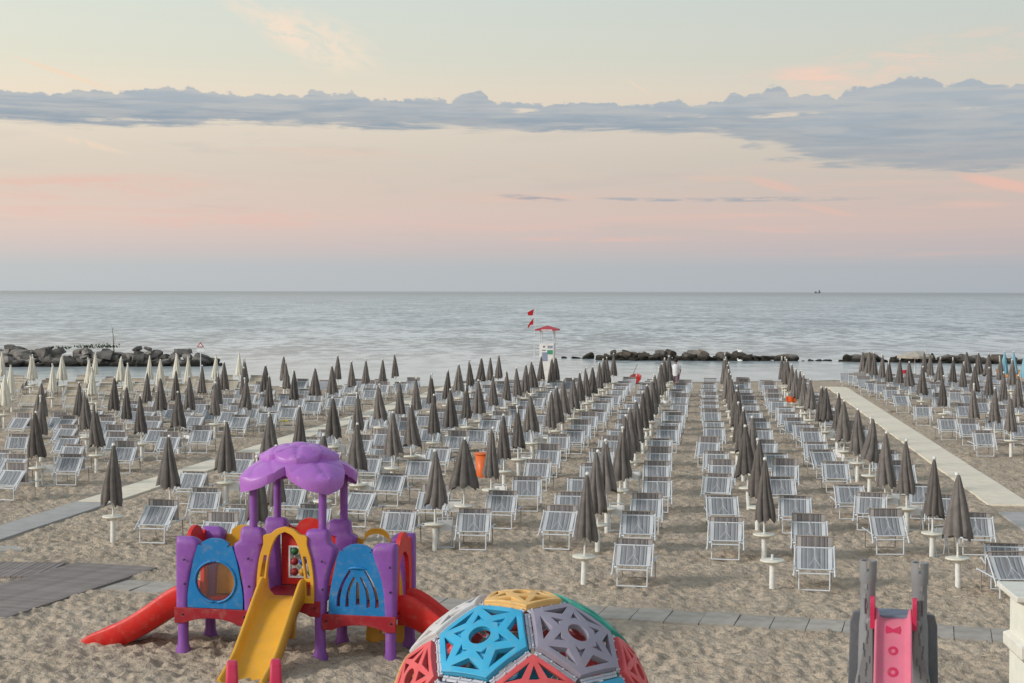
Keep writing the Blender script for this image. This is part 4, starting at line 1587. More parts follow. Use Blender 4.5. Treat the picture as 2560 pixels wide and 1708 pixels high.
# leaf roof: four big leaves over the corners, four smaller between, a crown on top
def leaf(ang, r0, L_, W, zt, drop, thick, name):
    ca, sa = cos(ang), sin(ang)
    nu, nv = 24, 28
    topv = []
    for j in range(nv + 1):
        s = j / nv
        q_ = abs(2 * (0.16 + 0.84 * s) ** 1.25 - 1)
        wd = W * max(1 - q_ ** 2.3, 0) ** .5
        for i in range(nu + 1):
            t = -1 + 2 * i / nu
            x = r0 + L_ * s - .10 * L_ * t * t * s * wd / W
            yv = wd * t
            vein = .032 * math.exp(-(t * 8) ** 2) * (1 - s * .7) + .020 * max(0, 1 - abs(((s * 3.2 - abs(t) * .7) % 1.0) - .5) * 10)
            z = zt - drop * s ** 1.35 - .16 * W * t * t - vein
            z += .05 * sin(pi * s)
            topv.append(Vector((x * ca - yv * sa + 1.53, x * sa + yv * ca + .51, z)))
    n1 = nu + 1
    botv = [p - Vector((0, 0, thick)) for p in topv]
    cen = Vector((1.53 + (r0 + L_ * .5) * ca, .51 + (r0 + L_ * .5) * sa, 0))
    botv = [Vector((cen.x + (p.x - cen.x) * .97, cen.y + (p.y - cen.y) * .97, p.z)) for p in botv]
    mb = MB()
    fs = [(j * n1 + i, (j + 1) * n1 + i, (j + 1) * n1 + i + 1, j * n1 + i + 1) for j in range(nv) for i in range(nu)]
    fs = [tuple(reversed(f)) for f in fs]
    k = len(topv)
    fb = [tuple(q + k for q in reversed(f)) for f in fs]
    rimi = [j * n1 for j in range(nv + 1)] + [nv * n1 + i for i in range(1, n1)] + [j * n1 + nu for j in range(nv - 1, -1, -1)]
    fr_ = [(rimi[q], rimi[q + 1], rimi[q + 1] + k, rimi[q] + k) for q in range(len(rimi) - 1)]
    mb.add(topv + botv, fs + fb + fr_, True)
    o = mb.build(name, M['purple_roof'], PT)
    bv = o.modifiers.new('bevel', 'BEVEL')
    bv.width = .03
    bv.segments = 3
    bv.limit_method = 'ANGLE'
    bv.angle_limit = radians(50)
    return o


for k in range(4):
    leaf(radians(45 + 90 * k), .06, .84, .43, 2.86, .30, .13, 'roof_leaf')
for k in range(4):
    leaf(radians(90 * k + 15), .0, .56, .33, 2.985, .15, .11, 'roof_leaf')
MB().ball((1.53, .51, 2.90), .24, 20, (1.0, 1.0, .50)).build('roof_crown', M['purple_roof'], PT)


# ------------------------------------------------------------------ climbing dome
def dome():
    phi = (1 + sqrt(5)) / 2
    V = []
    import itertools

    def ev(a, b, c):
        for s in itertools.product((1, -1), repeat=3):
            p = (a * s[0], b * s[1], c * s[2])
            for q in ((p[0], p[1], p[2]), (p[1], p[2], p[0]), (p[2], p[0], p[1])):
                if not any((Vector(q) - Vector(o_)).length < 1e-6 for o_ in V):
                    V.append(q)
    ev(0, 1, 3 * phi)
    ev(1, 2 + phi, 2 * phi)
    ev(phi, 2, 2 * phi + 1)
    V = [Vector(p) for p in V]
    # pentagon centres = icosahedron vertices
    ico = []
    for s in itertools.product((1, -1), repeat=2):
        for q in ((0, s[0], s[1] * phi), (s[0], s[1] * phi, 0), (s[1] * phi, 0, s[0])):
            ico.append(Vector(q).normalized())
    dod = []
    for i, j, k in itertools.combinations(range(12), 3):
        a, b, c = ico[i], ico[j], ico[k]
        if a.dot(b) > .4 and b.dot(c) > .4 and a.dot(c) > .4:
            dod.append((a + b + c).normalized())
    R = 1.272
    k = R / V[0].length
    V = [p * k for p in V]
    rot = ico[0].rotation_difference(Vector((0, 0, 1))).to_matrix()
    V = [rot @ p for p in V]
    ico = [(rot @ p).normalized() for p in ico]
    dod = [(rot @ p).normalized() for p in dod]
    faces = []
    for kind, cs in (('pent', ico), ('hex', dod)):
        for c in cs:
            mx = max(p.dot(c) for p in V)
            vs = [p for p in V if p.dot(c) > mx - 1e-3]
            faces.append((kind, c, vs))
    # turn so that a vertex of the top pentagon points at the camera, a little to the right
    topf = [f for f in faces if f[0] == 'pent' and f[1].z > .99][0]
    a0 = atan2(topf[2][0].y, topf[2][0].x)
    want = radians(-90 + 6.0)
    rz = Matrix.Rotation(want - a0, 3, 'Z')
    cpos = Vector(((1198.5 - 1175) / 3600 * 15.1, 15.1, 1.0))
    root = empty('climbing_dome', (cpos.x, cpos.y, 0), 0, 'large climbing ball of coloured plastic panels with star shaped openings, cut by the lower edge', 'playground')
    BOLT = MB().ball((0, 0, 0), .0125, 8).mesh('bolt', M['dome_strip'])
    edges = {}
    for kind, c, vs in faces:
        c = rz @ c
        vs = [rz @ p for p in vs]
        cen = sum(vs, Vector()) / len(vs)
        if cen.z + 1.0 < .18:
            continue
        n = c.normalized()
        xa = (vs[0] - cen).normalized()
        ya = n.cross(xa)
        vs.sort(key=lambda p: atan2((p - cen).dot(ya), (p - cen).dot(xa)))
        for i in range(len(vs)):
            a, b = vs[i], vs[(i + 1) % len(vs)]
            key = tuple(sorted((tuple(round(t, 3) for t in a), tuple(round(t, 3) for t in b))))
            edges.setdefault(key, []).append((a, b, n))
        # colours by compass bearing
        bear = math.degrees(atan2(c.x, -c.y))     # 0 towards the camera, + right
        if kind == 'pent':
            col_ = 'dome_yellow' if c.z > .9 else ('dome_red' if c.z > 0 else 'dome_blue')
        elif c.z > .6:
            col_ = 'dome_blue' if -60 < bear < 0 else ('dome_grey' if 0 <= bear < 60 else ('dome_green' if 60 <= bear < 140 else ('dome_white' if -140 < bear <= -60 else 'dome_red')))
        else:
            col_ = ['dome_blue', 'dome_yellow', 'dome_green', 'dome_grey'][int((bear + 180) / 45) % 4]
        N = len(vs)
        e = (vs[1] - vs[0]).length
        rc = (vs[0] - cen).length
        ap = rc * cos(pi / N)
        rin = (ap - .034) / cos(pi / N)

        def pol(r_, t_): return (r_ * cos(t_), r_ * sin(t_))
        cn_ = [Vector(pol(rin, 2 * pi * i / N)) for i in range(N)]
        outer_ = [tuple(cn_[i].lerp(cn_[(i + 1) % N], k_ / 4)) for i in range(N) for k_ in range(4)]
        holes = [[pol(ap * .24, 2 * pi * i / 20) for i in range(20)]]
        rec = []
        for i in range(N):
            tm = 2 * pi * (i + .5) / N          # mid edge
            base_r = (ap - .034) * .86
            wv = rin * sin(pi / N) * .66
            h1, h2, h3 = (base_r, -wv), (base_r, wv), (base_r - ap * .21, 0)
            tri = [h1, h2, h3]
            holes.append([(x * cos(tm) - y_ * sin(tm), x * sin(tm) + y_ * cos(tm)) for x, y_ in tri])
            tv = 2 * pi * i / N
            arrow = [(ap * .66, 0), (ap * .40, ap * .12), (ap * .47, 0), (ap * .40, -ap * .12)]
            if N == 6:
                rec.append([(x * cos(tv) - y_ * sin(tv), x * sin(tv) + y_ * cos(tv)) for x, y_ in arrow])
            else:
                holes.append([(x * cos(tv) - y_ * sin(tv), x * sin(tv) + y_ * cos(tv)) for x, y_ in [(ap * .80, 0), (ap * .42, ap * .15), (ap * .42, -ap * .15)]])
        # frame of the panel: x -> xa, slab thickness (y) -> -n, z -> ya
        ox = (vs[0] - cen).normalized()
        oy = n.cross(ox)
        mtx = Matrix(((ox.x, -n.x, oy.x, cen.x), (ox.y, -n.y, oy.y, cen.y), (ox.z, -n.z, oy.z, cen.z + 1.0), (0, 0, 0, 1)))
        def bulge(mb_):
            for i_, p_ in enumerate(mb_.v):
                q_ = Vector(p_) - Vector((0, 0, 1.0))
                lat2 = max(q_.length_squared - q_.dot(n) ** 2, 0)
                push = (sqrt(max(R * R - lat2, 0)) - cen.dot(n)) * 0.9
                mb_.v[i_] = tuple(Vector(p_) + n * push)
            return mb_
        # base plate with the through openings, face plate in front with the arrow recesses too
        b = bulge(slab(outer_, holes, .034, mtx @ Matrix.Translation((0, .010, 0))))
        po = b.build('dome_panel', M[col_], root, None, .004)
        f2 = bulge(slab(outer_, holes + rec, .030, mtx @ Matrix.Translation((0, -.022, 0))))
        f2.build('panel_face', M[col_], po, None, .006)
    # joining strips with bolts along every seam
    for key, lst in edges.items():
        if len(lst) < 2:
            continue
        for a, b, n in lst:
            d = (b - a)
            L_ = d.length
            d.normalize()
            inn = n.cross(d)
            mtx = Matrix(((d.x, inn.x, n.x, a.x), (d.y, inn.y, n.y, a.y), (d.z, inn.z, n.z, a.z + 1.0), (0, 0, 0, 1)))
            mb = MB().box((.03, .003, -.014), (L_ - .03, .026, .006), mtx)
            st_ = mb.build('joint_strip', M['dome_strip'], root)
            if n.dot(Vector((-cpos.x, -cpos.y, H - 1.0)).normalized()) < -0.15:
                continue
            for t in (.16, .40, .64, .88):
                p = mtx @ Vector((L_ * t, .015, .008))
                link('bolt', BOLT, st_, p)
    return root


dome()


# ------------------------------------------------------------------ castle slide (right)
CD = 19.6
cx = (2057 - 1175) / 3600 * CD
CS = empty('castle_slide', (cx, CD, 0), -math.atan((2057 - 1175) / 3600.0) * 1.0, 'grey plastic castle with two round turrets and a pink slide', 'playground')


def turret(x):
    n = 24
    mb = MB()
    prof = [(.085, .0), (.085, 1.50), (.100, 1.54), (.100, 1.56)]
    mb.lathe([(.125, 0.0), (.110, 1.0), (.094, 1.15), (.092, 1.54), (.106, 1.57), (.106, 1.70)], n)
    # battlements: a hollow ring with notches
    vs, fs = [], []
    zt = 1.825
    for k in range(4):
        a0, a1 = k * pi / 2 + .16, (k + 1) * pi / 2 - .16
        m_ = 6
        ring = []
        for i in range(m_ + 1):
            t = a0 + (a1 - a0) * i / m_
            for rr, z in ((.108, 1.69), (.108, zt), (.086, zt), (.086, 1.69)):
                ring.append((rr * cos(t), rr * sin(t), z))
        f = []
        for i in range(m_):
            for q in range(4):
                q2 = (q + 1) % 4
                f.append((i * 4 + q, (i + 1) * 4 + q, (i + 1) * 4 + q2, i * 4 + q2))
        f.append((0, 1, 2, 3))
        f.append(tuple(m_ * 4 + q for q in (3, 2, 1, 0)))
        mb.add(ring, f, False)
    o = mb.build('turret', M['castle_grey'], CS, (x, 0, 0))
    # stone courses: shallow grooves as thin proud blocks
    st_ = MB()
    rs = random.Random(int(x * 100) + 50)
    for k in range(9):
        z = .55 + k * .12
        a = -pi / 2 + rs.uniform(-.7, .7)
        r_ = .095 if z > 1.1 else .112
        m_ = Matrix.Translation((r_ * cos(a), r_ * sin(a), z)) @ Matrix.Rotation(a + pi / 2, 4, 'Z')
        st_.box((-.022, -.004, -.034), (.022, .012, .034), m_)
    st_.build('stone_relief', M['castle_grey'], o)
    # arrow slit
    sl_ = MB()
    for s in (-1, 1):
        sl_.box((s * .035 - .006, -.108, 1.17), (s * .035 + .006, -.088, 1.36))
    sl_.build('arrow_slit', M['castle_dark'], o)
    return o


turret(-.315)
turret(.315)
for s in (-1, 1):
    # dark outer boards and pale flaring buttresses
    out = [(s * .34, 0), (s * .56, 0), (s * .535, 1.02), (s * .50, 1.15), (s * .34, 1.17)]
    slab(out if s > 0 else out[::-1], [], .09, xz_plane(.10)).build('wall_panel', M['castle_dark'], CS, None, .015)
    bt = [(s * .235, 0), (s * .52, 0), (s * .47, .25), (s * .36, .85), (s * .325, 1.12), (s * .245, 1.14)]
    bo = slab(bt if s > 0 else bt[::-1], [], .12, xz_plane(-.14)).build('buttress', M['castle_grey'], CS, None, .02)
    gr = MB()
    rs = random.Random(4)
    for k in range(12):
        z = .12 + k * .082
        x = s * (.27 + rs.uniform(0, .05) + (.16 - k * .012) * rs.random())
        gr.box((x - .006, -.206, z - .045), (x + .006, -.199, z + .045))
    gr.build('stone_joint', M['castle_dark'], bo)
    hd = smooth_pts([(-.08, 1.02), (-.09, 1.30), (-.05, 1.40), (.02, 1.41), (.07, 1.36), (.09, 1.02)], 4)
    slab(hd[::-1], [], .055, yz_plane(s * .255) @ Matrix.Translation((-.20, 0, 0))).build('handrail', M['deep_pink'], CS, None, .015)
MB().box((-.235, -.10, 1.08), (.235, .35, 1.16)).build('platform', M['castle_blue'], CS, None, .01)
# pink chute
pts = smooth_pts([(.06, 1.13), (.18, 1.10), (.45, .93), (.95, .58), (1.40, .28), (1.70, .14), (1.95, .11)], 5)
rings = []
for i, (r_, z) in enumerate(pts):
    hw = .225
    h = .11 if i < 3 else .085
    sec = [(-hw, z - .10), (-hw, z + h), (-hw + .018, z + h + .012), (-hw + .036, z + h), (-hw + .06, z + .02), (-hw + .10, z), (hw - .10, z), (hw - .06, z + .02), (hw - .036, z + h), (hw - .018, z + h + .012), (hw, z + h), (hw, z - .10)]
    rings.append([Vector((x, -r_, zz)) for x, zz in sec])
loft(rings).build('chute', M['pink'], CS)


# moulded bow and rings on the chute floor
def on_chute(x, s):
    for (a, za), (b, zb) in zip(pts[:-1], pts[1:]):
        if a <= s <= b:
            t = (s - a) / (b - a)
            return Vector((x, -s, za + (zb - za) * t + .004))
    return Vector((x, -s, .12))


em = MB()
for s in (-1, 1):
    em.add([on_chute(0, .30), on_chute(s * .085, .25), on_chute(s * .095, .31), on_chute(s * .085, .37), on_chute(0, .345)], [(0, 1, 2, 3, 4) if s < 0 else (4, 3, 2, 1, 0)])
em.build('bow_mark', M['deep_pink'], CS)
for s0, rr in ((.60, .060), (.88, .065), (1.2, .065)):
    em = MB()
    n = 20
    vs = []
    for i in range(n):
        t = 2 * pi * i / n
        vs.append(on_chute(cos(t) * rr, s0 + sin(t) * rr * 1.0))
        vs.append(on_chute(cos(t) * rr * .42, s0 + sin(t) * rr * .42))
    em.add(vs, [(2 * i, (2 * i + 2) % (2 * n), (2 * i + 3) % (2 * n), 2 * i + 1) for i in range(n)])
    em.build('ring_mark', M['deep_pink'], CS)

# ------------------------------------------------------------------ second small slide: only its two grips reach into the picture
TD = 16.9
TS = empty('toddler_slide', ((580.0 - 1175) / 3600 * TD, TD, 0), radians(8), 'small deep pink slide at the lower edge, only its two upright grips showing', 'playground')
for s in (-1, 1):
    x = s * .235
    prof = [rrect(x - .075, x + .075, -.10, .10, 0, .03), rrect(x - .070, x + .070, -.09, .09, .9, .03), rrect(x - .060, x + .060, -.07, .075, 1.15, .03),
            rrect(x - .052, x + .052, -.03, .07, 1.185, .02), rrect(x - .04, x + .04, .0, .065, 1.195, .02)]
    loft(prof).build('grip', M['deep_pink'], TS)
for k in range(3):
    MB().box((-.16, -.06, .22 + k * .24), (.16, .06, .28 + k * .24)).build('step', M['pink'], TS, None, .012)
ch = MB()
rr_ = []
for a, z in smooth_pts([(.10, .80), (.3, .74), (.7, .45), (1.1, .2), (1.35, .12)], 4):
    rr_.append([Vector((x, -a - .02, zz)) for x, zz in ((-.16, z - .05), (-.16, z + .09), (-.13, z + .09), (-.11, z), (.11, z), (.13, z + .09), (.16, z + .09), (.16, z - .05))])
loft(rr_).build('chute', M['pink'], TS)

# ------------------------------------------------------------------ white pillar at the right edge
PD = 12.0
pz = H - (1336 - 670) / 3600.0 * PD
px_ = (2296 - 1175) / 3600.0 * PD
PL = empty('pillar', (px_, PD, 0), -radians(4.6), 'cream plastered pillar with a flat stone cap at the right edge', 'pillar')
wdt, lng = .60, .62
pro = .085
MB().box((pro, -lng + pro, 0), (wdt + pro, -pro * .5, pz - .055)).build('shaft', M['pillar'], PL, None, .01)
capm = MB()
lo = [(pro * .55, -lng), (wdt + 2 * pro, -lng), (wdt + 2 * pro, 0), (pro * .55, 0)]
capm.add([(pro * .75, -lng + pro * .7, pz - .075), (wdt + pro * 1.3, -lng + pro * .7, pz - .075), (wdt + pro * 1.3, -.03, pz - .075), (pro * .75, -.03, pz - .075),
          (0, -lng, pz - .04), (wdt + 2 * pro, -lng, pz - .04), (wdt + 2 * pro, 0.02, pz - .04), (0, .02, pz - .04),
          (0, -lng, pz), (wdt + 2 * pro, -lng, pz), (wdt + 2 * pro, .02, pz), (0, .02, pz)],
         [(3, 2, 1, 0), (0, 1, 5, 4), (1, 2, 6, 5), (2, 3, 7, 6), (3, 0, 4, 7), (4, 5, 9, 8), (5, 6, 10, 9), (6, 7, 11, 10), (7, 4, 8, 11), (8, 9, 10, 11)])
capm.build('cap', M['pillar_cap'], PL, None, .006)
zb = H - (1448 - 670) / 3600.0 * (PD - .03) + .0
mo = MB()
mo.add([(pro, -lng + pro * .9, zb - .145), (wdt + pro * 1.01, -lng + pro * .9, zb - .145), (wdt + pro * 1.01, -.035, zb - .145), (pro, -.035, zb - .145),
        (.045, -lng + .03, zb - .10), (wdt + pro * 1.5, -lng + .03, zb - .10), (wdt + pro * 1.5, -.005, zb - .10), (.045, -.005, zb - .10),
        (.045, -lng + .03, zb - .015), (wdt + pro * 1.5, -lng + .03, zb - .015), (wdt + pro * 1.5, -.005, zb - .015), (.045, -.005, zb - .015),
        (pro, -lng + pro * .9, zb + .005), (wdt + pro * 1.01, -lng + pro * .9, zb + .005), (wdt + pro * 1.01, -.035, zb + .005), (pro, -.035, zb + .005)],
       [(3, 2, 1, 0), (0, 1, 5, 4), (1, 2, 6, 5), (2, 3, 7, 6), (3, 0, 4, 7), (4, 5, 9, 8), (5, 6, 10, 9), (6, 7, 11, 10), (7, 4, 8, 11),
        (8, 9, 13, 12), (9, 10, 14, 13), (10, 11, 15, 14), (11, 8, 12, 15), (12, 13, 14, 15)])
mo.build('moulding', M['pillar_cap'], PL, None, .005)

# ------------------------------------------------------------------ lifeguard tower
LD = 88.0
ls = F / LD


def lz(v): return H - (v - 729.4) / ls


def lx(u): return (u - 1280) / F * LD


LX = lx(1369)
LT = empty('lifeguard_tower', (LX, LD, 0), radians(-8), 'white lifeguard tower with a red hipped roof at the waterline', 'tower')
hwx = .40
z_rail, z_eave, z_top = lz(858), lz(826), lz(813.5)
MB().box((-hwx, -.42, .25), (hwx, .42, z_rail)).build('cabin', M['sign_white'], LT, None, .02)
for x in (-hwx + .03, hwx - .03):
    for yv in (-.39, .39):
        MB().tube([(x, yv, 0), (x, yv, z_eave + .03)], .028, 8).build('post', M['white_metal'], LT)
rf = MB()
e = .64
rf.add([(-e, -e, z_eave), (e, -e, z_eave), (e, e, z_eave), (-e, e, z_eave), (-e, -e, z_eave + .07), (e, -e, z_eave + .07), (e, e, z_eave + .07), (-e, e, z_eave + .07), (0, 0, z_top)],
       [(3, 2, 1, 0), (0, 1, 5, 4), (1, 2, 6, 5), (2, 3, 7, 6), (3, 0, 4, 7), (4, 5, 8), (5, 6, 8), (6, 7, 8), (7, 4, 8)])
rf.build('roof', M['roof_red'], LT)
MB().box((-.27, -.437, z_eave + .01), (.33, -.43, z_eave + .06)).build('roof_sign', M['sign_white'], LT).location = (0, -.215, 0)
MB().box((.03, -.432, lz(885)), (.34, -.426, lz(874.5))).build('poster', M['poster_green'], LT, None)
MB().box((.05, -.432, lz(870)), (.33, -.426, lz(863.5))).build('notice', M['poster_blue'], LT, None)
MB().box((-.25, -.432, lz(876.2)), (-.06, -.426, lz(874))).build('notice', M['poster_dark'], LT, None)
MB().box((-.26, -.432, lz(902)), (.05, -.426, lz(880))).build('notice', M['poster_blue'], LT, None)
MB().lathe([(.06, 0), (.06, .006), (.01, .007)], 12).build('emblem', M['wood'], LT).matrix_local = Matrix.Translation((-.16, -.424, lz(866))) @ Matrix.Rotation(radians(90), 4, 'X')
# boarding ladder at the left side
ld = MB()
for yv in (-.18, .18):
    ld.tube([(-.74, yv, 0.0), (-.74, yv, z_rail - .1)], .018, 6)
for k in range(7):
    ld.tube([(-.74, -.18, .25 + k * .25), (-.74, .18, .25 + k * .25)], .013, 6)
ld.tube([(-.74, -.18, z_rail - .25), (-hwx, -.18, z_rail - .25)], .02, 6)
ld.build('ladder', M['white_metal'], LT)
MB().box((-.74, -.3, lz(869)), (-hwx - .003, .3, lz(867))).build('landing', M['white_metal'], LT)
fp = MB().tube([(-.69, -.1, z_eave - .3), (-.66, -.1, lz(768))], [.02, .013], 8)
fp.build('flag_pole', M['white_metal'], LT)


def flag(z0, z1, pts_, name):
    k = LD / F
    vs = [Vector((LXo, -.1, z)) for LXo, z in pts_]
    mb = MB()
    n = len(vs)
    th = Vector((0, .012, 0))
    mb.add([v for v in vs] + [v + th for v in vs], [tuple(range(n)), tuple(reversed(range(n, 2 * n)))] + [(i, (i + 1) % n, (i + 1) % n + n, i + n) for i in range(n)])
    return mb.build(name, M['flag'], LT)


def fpt(u, v): return (lx(u) - LX, lz(v))


flag(0, 0, [fpt(1335, 772.5), fpt(1332, 788.5), fpt(1320, 789), fpt(1319, 781)], 'flag')
flag(0, 0, [fpt(1334, 795), fpt(1333, 811.5), fpt(1326, 812.5), fpt(1321, 821), fpt(1318.8, 816), fpt(1325, 806)], 'flag')

# ------------------------------------------------------------------ person walking by the water
PDn = 81.0
pp = Vector(((1690.5 - 1280) / F * PDn, PDn, 0))
PE = empty('person', (pp.x, pp.y, 0), radians(160), 'person in a white shirt and dark shorts walking at the waterline', 'person')


def body_mesh():
    import bmesh
    J = {'pelvis': (0, 0, .93, .13), 'waist': (0, .01, 1.10, .12), 'chest': (0, .02, 1.30, .145), 'neck': (0, .03, 1.47, .055), 'head0': (0, .05, 1.58, .085), 'head1': (0, .055, 1.68, .08),
         'shL': (-.18, .02, 1.40, .06), 'elL': (-.23, -.04, 1.13, .045), 'haL': (-.20, .10, .92, .035), 'shR': (.18, .02, 1.40, .06), 'elR': (.24, .0, 1.13, .045), 'haR': (.22, .14, .94, .035),
         'hipL': (-.09, 0, .88, .095), 'knL': (-.10, .13, .49, .062), 'anL': (-.10, .05, .08, .042), 'toL': (-.10, .20, .03, .035),
         'hipR': (.09, 0, .88, .095), 'knR': (.10, -.06, .48, .062), 'anR': (.10, -.26, .12, .042), 'toR': (.10, -.14, .03, .035)}
    E = [('pelvis', 'waist'), ('waist', 'chest'), ('chest', 'neck'), ('neck', 'head0'), ('head0', 'head1'), ('chest', 'shL'), ('shL', 'elL'), ('elL', 'haL'), ('chest', 'shR'), ('shR', 'elR'), ('elR', 'haR'),
         ('pelvis', 'hipL'), ('hipL', 'knL'), ('knL', 'anL'), ('anL', 'toL'), ('pelvis', 'hipR'), ('hipR', 'knR'), ('knR', 'anR'), ('anR', 'toR')]
    keys = list(J)
    m_ = bpy.data.meshes.new('body')
    m_.from_pydata([J[k][:3] for k in keys], [(keys.index(a), keys.index(b)) for a, b in E], [])
    o = link('body', m_, PE)
    sk = o.modifiers.new('skin', 'SKIN')
    for i, k in enumerate(keys):
        m_.skin_vertices[0].data[i].radius = (J[k][3], J[k][3])
    m_.skin_vertices[0].data[0].use_root = True
    sub = o.modifiers.new('sub', 'SUBSURF')
    sub.levels = 1
    sub.render_levels = 1
    m_.materials.append(M['skin'])
    return o


body_mesh()
MB().lathe([(.15, .86), (.168, 1.0), (.162, 1.15), (.185, 1.32), (.16, 1.43), (.075, 1.49)], 14, (0, .015, 0)).build('shirt', M['shirt'], PE)
for s in (-1, 1):
    MB().tube([(s * .17, .02, 1.42), (s * .215, -.02, 1.22)], [.075, .068], 10).build('sleeve', M['shirt'], PE)
    kn = .13 if s < 0 else -.06
    MB().tube([(s * .085, 0, .93), (s * .095, kn * .75, .58)], [.125, .095], 10).build('shorts_leg', M['shorts'], PE)
MB().ball((0, .035, 1.665), .112, 12, (1, 1.05, .95)).build('hair', M['hair'], PE)

# ------------------------------------------------------------------ small things about the beach
b = at(1207, 1196)
BN = empty('waste_bin', (b.x, b.y, 0), 0, 'orange plastic bin between the loungers left of the central aisle', 'bin')
MB().lathe([(.17, 0.0), (.175, .03), (.215, .66), (.20, .66), (.165, .08), (.01, .07)], 22).build('tub', M['orange'], BN)
MB().lathe([(.205, .655), (.232, .66), (.236, .70), (.228, .715), (.205, .71)], 22).build('rim', M['orange'], BN)

b = at(1588, 957)
RB = empty('rescue_boat', (b.x, b.y - .1, 0), radians(-6), 'small red rescue boat drawn up at the waterline with an oar', 'boat')
hull = []
for t in range(9):
    yv = -0.1 + 2.2 * t / 8
    k = (1 - (max(t - 3, 0) / 5.2) ** 2) * (.85 + .15 * min(t / 2, 1))
    w = .33 * k + .01
    sh = .36 + .07 * (t / 8) ** 2
    hull.append([Vector((x, yv, z)) for x, z in ((-w, sh), (-w * .92, .18), (-w * .55, .02), (0, -.02), (w * .55, .02), (w * .92, .18), (w, sh), (w * .86, sh), (w * .76, .2), (0, .12), (-w * .76, .2), (-w * .86, sh))])
loft(hull).build('hull', M['red'], RB)
slab([(-.15, .0), (.15, .0), (.27, .2), (.30, .37), (-.30, .37), (-.27, .2)], [], .04, xz_plane(-.12)).build('transom', M['red'], RB)
MB().box((-.27, .6, .25), (.27, .78, .28)).build('thwart', M['wood'], RB)
oar = MB().tube([(-.22, .5, .3), (.10, .7, 1.05)], .016, 6)
o_ = oar.build('oar', M['wood'], RB)

# warning sign in front of the left breakwater
sd = 103.0
sx = (501 - 1280) / F * sd
SG = empty('warning_sign', (sx, sd, -.3), 0, 'triangular red bordered warning sign on a pole by the left breakwater', 'sign')


def sz(v): return H - (v - 729.4) / F * sd


def szl(v): return sz(v) + .3


MB().tube([(0, 0, 0), (0, 0, szl(862))], .03, 8).build('pole', M['white_metal'], SG)
zt0, zt1 = szl(870), szl(857)
slab([(-.24, zt0), (.24, zt0), (0, zt1)], [], .02, xz_plane(-.04)).build('triangle', M['flag'], SG)
slab([(-.15, zt0 + .05), (.15, zt0 + .05), (0, zt1 - .10)], [], .006, xz_plane(-.054)).build('triangle_face', M['sign_white'], SG)
MB().box((-.24, -.05, szl(881)), (.24, -.03, szl(873.5))).build('plate', M['sign_white'], SG)

# dry stalk growing out of the left breakwater
wd = 111.0
ST = empty('dry_stalk', ((283 - 1280) / F * wd, wd, 0), 0, 'thin bare stalk rising from the left breakwater', 'plant')
zs = H - (822 - 729.4) / F * wd
MB().tube([(.05, 0, .6), (.0, 0, 1.6), (-.06, 0, zs)], [.05, .035, .012], 6).build('trunk', M['wood'], ST)
br = MB()
rs = random.Random(2)
for k in range(9):
    z = 1.4 + k * .14
    a = rs.uniform(0, 6.28)
    br.tube([(0 - .01 * k / 3, 0, z), (cos(a) * .18, sin(a) * .18, z + .22)], .010, 4)
br.build('twigs', M['wood'], ST)
for u, v, n_ in ((215, 873, 60), (262, 872, 90), (160, 876, 40)):
    sb = MB()
    pos = Vector(((u - 1280) / F * wd, wd - .3, H - (v - 729.4) / F * wd))
    for k in range(n_):
        q = Vector((rs.gauss(0, .45), rs.gauss(0, .2), abs(rs.gauss(0, .10))))
        m_ = Matrix.Translation(q) @ Matrix.Rotation(rs.uniform(0, 6), 4, 'Z') @ Matrix.Rotation(rs.uniform(-1, 1), 4, 'X')
        sb.add([m_ @ Vector(p_) for p_ in ((-.05, 0, 0), (.05, 0, 0), (.02, 0, .14), (-.02, 0, .14))], [(0, 1, 2, 3)])
    setp(sb.build('scrub', M['leaf'], None, pos), 'patch of dark green scrub on top of the left breakwater near pixel column %d' % 0 if False else
         {215: 'dark green scrub on the left breakwater, left of the bare stalk', 262: 'dark green scrub at the foot of the bare stalk', 160: 'dark green scrub on the left breakwater, nearest its tallest boulder'}[u], 'plant')

# gulls
for (u, v, z, lab) in ((1850, 905, -.06, 'white gull floating on the water in front of the middle breakwater'), (1851, 874, None, 'pale gull standing on top of the middle breakwater')):
    if z is None:
        gd = 118.5
        gp = Vector(((u - 1280) / F * gd, gd, H - (v - 729.4) / F * gd - .2))
    else:
        gp = at(u, v, z)
    GU_ = empty('gull', gp, radians(70), lab, 'bird')
    MB().ball((0, 0, .10), .10, 12, (.85, 2.0, .85)).build('body', M['bird'], GU_)
    MB().ball((0, .17, .22), .055, 10).tube([(0, .13, .12), (0, .17, .21)], .04, 8).build('head', M['bird'], GU_)
    MB().tube([(0, .21, .22), (0, .28, .205)], [.016, .005], 6).build('beak', M['foam_yellow'], GU_)

# ship on the horizon
shd = 8000.0
SH = empty('ship', ((2043 - 1280) / F * shd, shd, 0), 0, 'grey ship far out on the horizon at right', 'ship')
hl = MB()
hl.add([(-15, -4, 0), (15, -4, 0), (15, 4, 0), (-15, 4, 0), (-16, -4, 4), (18, -4, 5), (18, 4, 5), (-16, 4, 4)], [(3, 2, 1, 0), (4, 5, 6, 7), (0, 1, 5, 4), (1, 2, 6, 5), (2, 3, 7, 6), (3, 0, 4, 7)])
hl.build('hull', M['ship'], SH)
MB().box((6, -3, 4.5), (13, 3, 14)).box((8, -2, 14), (11, 2, 17)).build('bridge', M['ship'], SH)
MB().box((-13, -3, 4), (-5, 3, 9.5)).build('crane', M['ship'], SH)

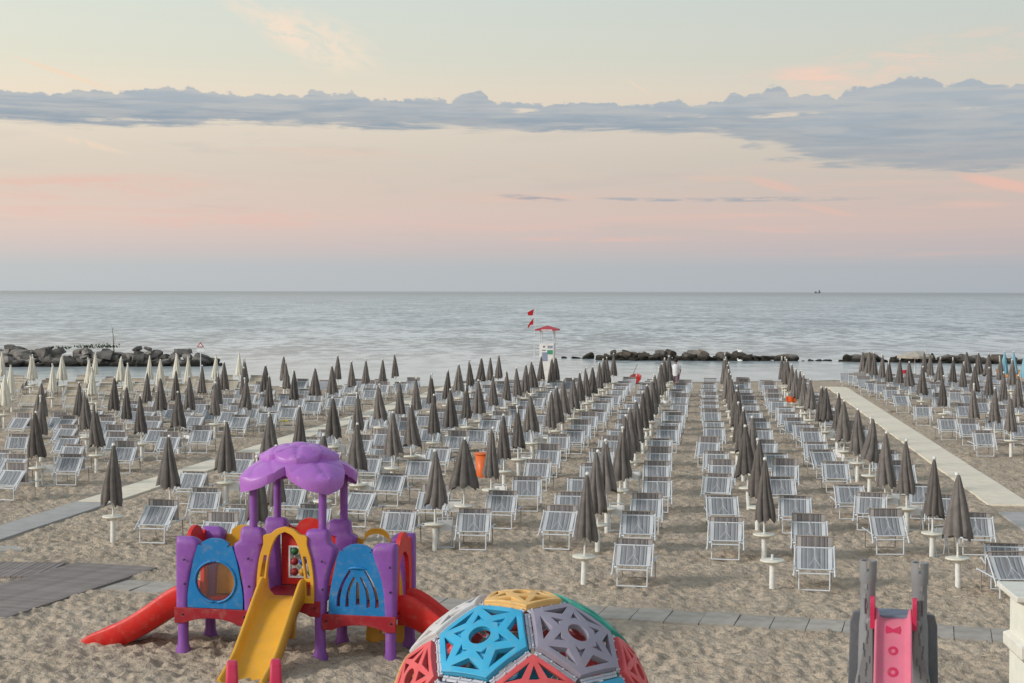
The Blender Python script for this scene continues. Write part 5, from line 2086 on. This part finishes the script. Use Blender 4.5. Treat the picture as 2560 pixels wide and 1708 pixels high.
# open parasol in the far right block
od = 90.0
OP = empty('open_parasol', ((2288 - 1280) / F * od, od, 0), 0, 'wide open beige parasol in the far right block by the water', 'umbrella')
za, zr = H - (875 - 729.4) / F * od, H - (887 - 729.4) / F * od
cn = MB()
n = 16
vs = [(0, 0, za)] + [(1.02 * cos(2 * pi * i / n), 1.02 * sin(2 * pi * i / n), zr - (.05 if i % 2 else 0)) for i in range(n)] + [(1.0 * cos(2 * pi * i / n), 1.0 * sin(2 * pi * i / n), zr - .14) for i in range(n)]
cn.add(vs, [(0, 1 + i, 1 + (i + 1) % n) for i in range(n)] + [(1 + i, 1 + n + i, 1 + n + (i + 1) % n, 1 + (i + 1) % n) for i in range(n)], False)
cn.build('canopy', M['canopy_beige'], OP)
MB().tube([(0, 0, 0), (0, 0, za)], .03, 8).build('pole', M['white_plastic'], OP)
rbs = MB()
for i in range(8):
    t = 2 * pi * i / 8
    rbs.tube([(0, 0, zr - .1), (.9 * cos(t), .9 * sin(t), zr + .0)], .008, 4)
rbs.build('ribs', M['white_metal'], OP)


# cloths and oddments
def draped(p, w, mat_, label, zt, yaw=-.12, drop=.28):
    mb = MB()

    def fn(u, v):
        x = (u - .5) * w
        a = (v - .5) * 2
        yv = a * .06 + (.02 * sin(u * 9))
        z = zt - max(0, abs(a) - .15) ** 1.0 * drop + .008 * sin(u * 14 + v * 3)
        return Vector((x, yv * (1.0 + abs(a)), z))
    mb.grid(fn, 10, 10)
    o = mb.build('towel', mat_, None, p)
    o.rotation_euler = (0, 0, yaw)
    so = o.modifiers.new('solid', 'SOLIDIFY')
    so.thickness = .012
    return setp(o, label, 'towel')


b = at(1977.5, 991, .83)
draped(Vector((b.x, b.y, 0)), .40, M['towel_orange'], 'bright orange towel over a lounger beside the right walkway', .83)
b = at(2261, 925, .85)
draped(Vector((b.x, b.y, 0)), .28, M['towel_red'], 'red towel hanging in the far right block below the open parasol', .85, -.1, .40)
b = at(703, 1056)
fm = MB().tube([(-.26, 0, .045), (.26, .05, .045)], .045, 10)
setp(fm.build('foam_roll', M['foam_yellow'], None, (b.x, b.y, 0)), 'yellow foam roll lying on the sand beside the left walkway', 'foam roll')
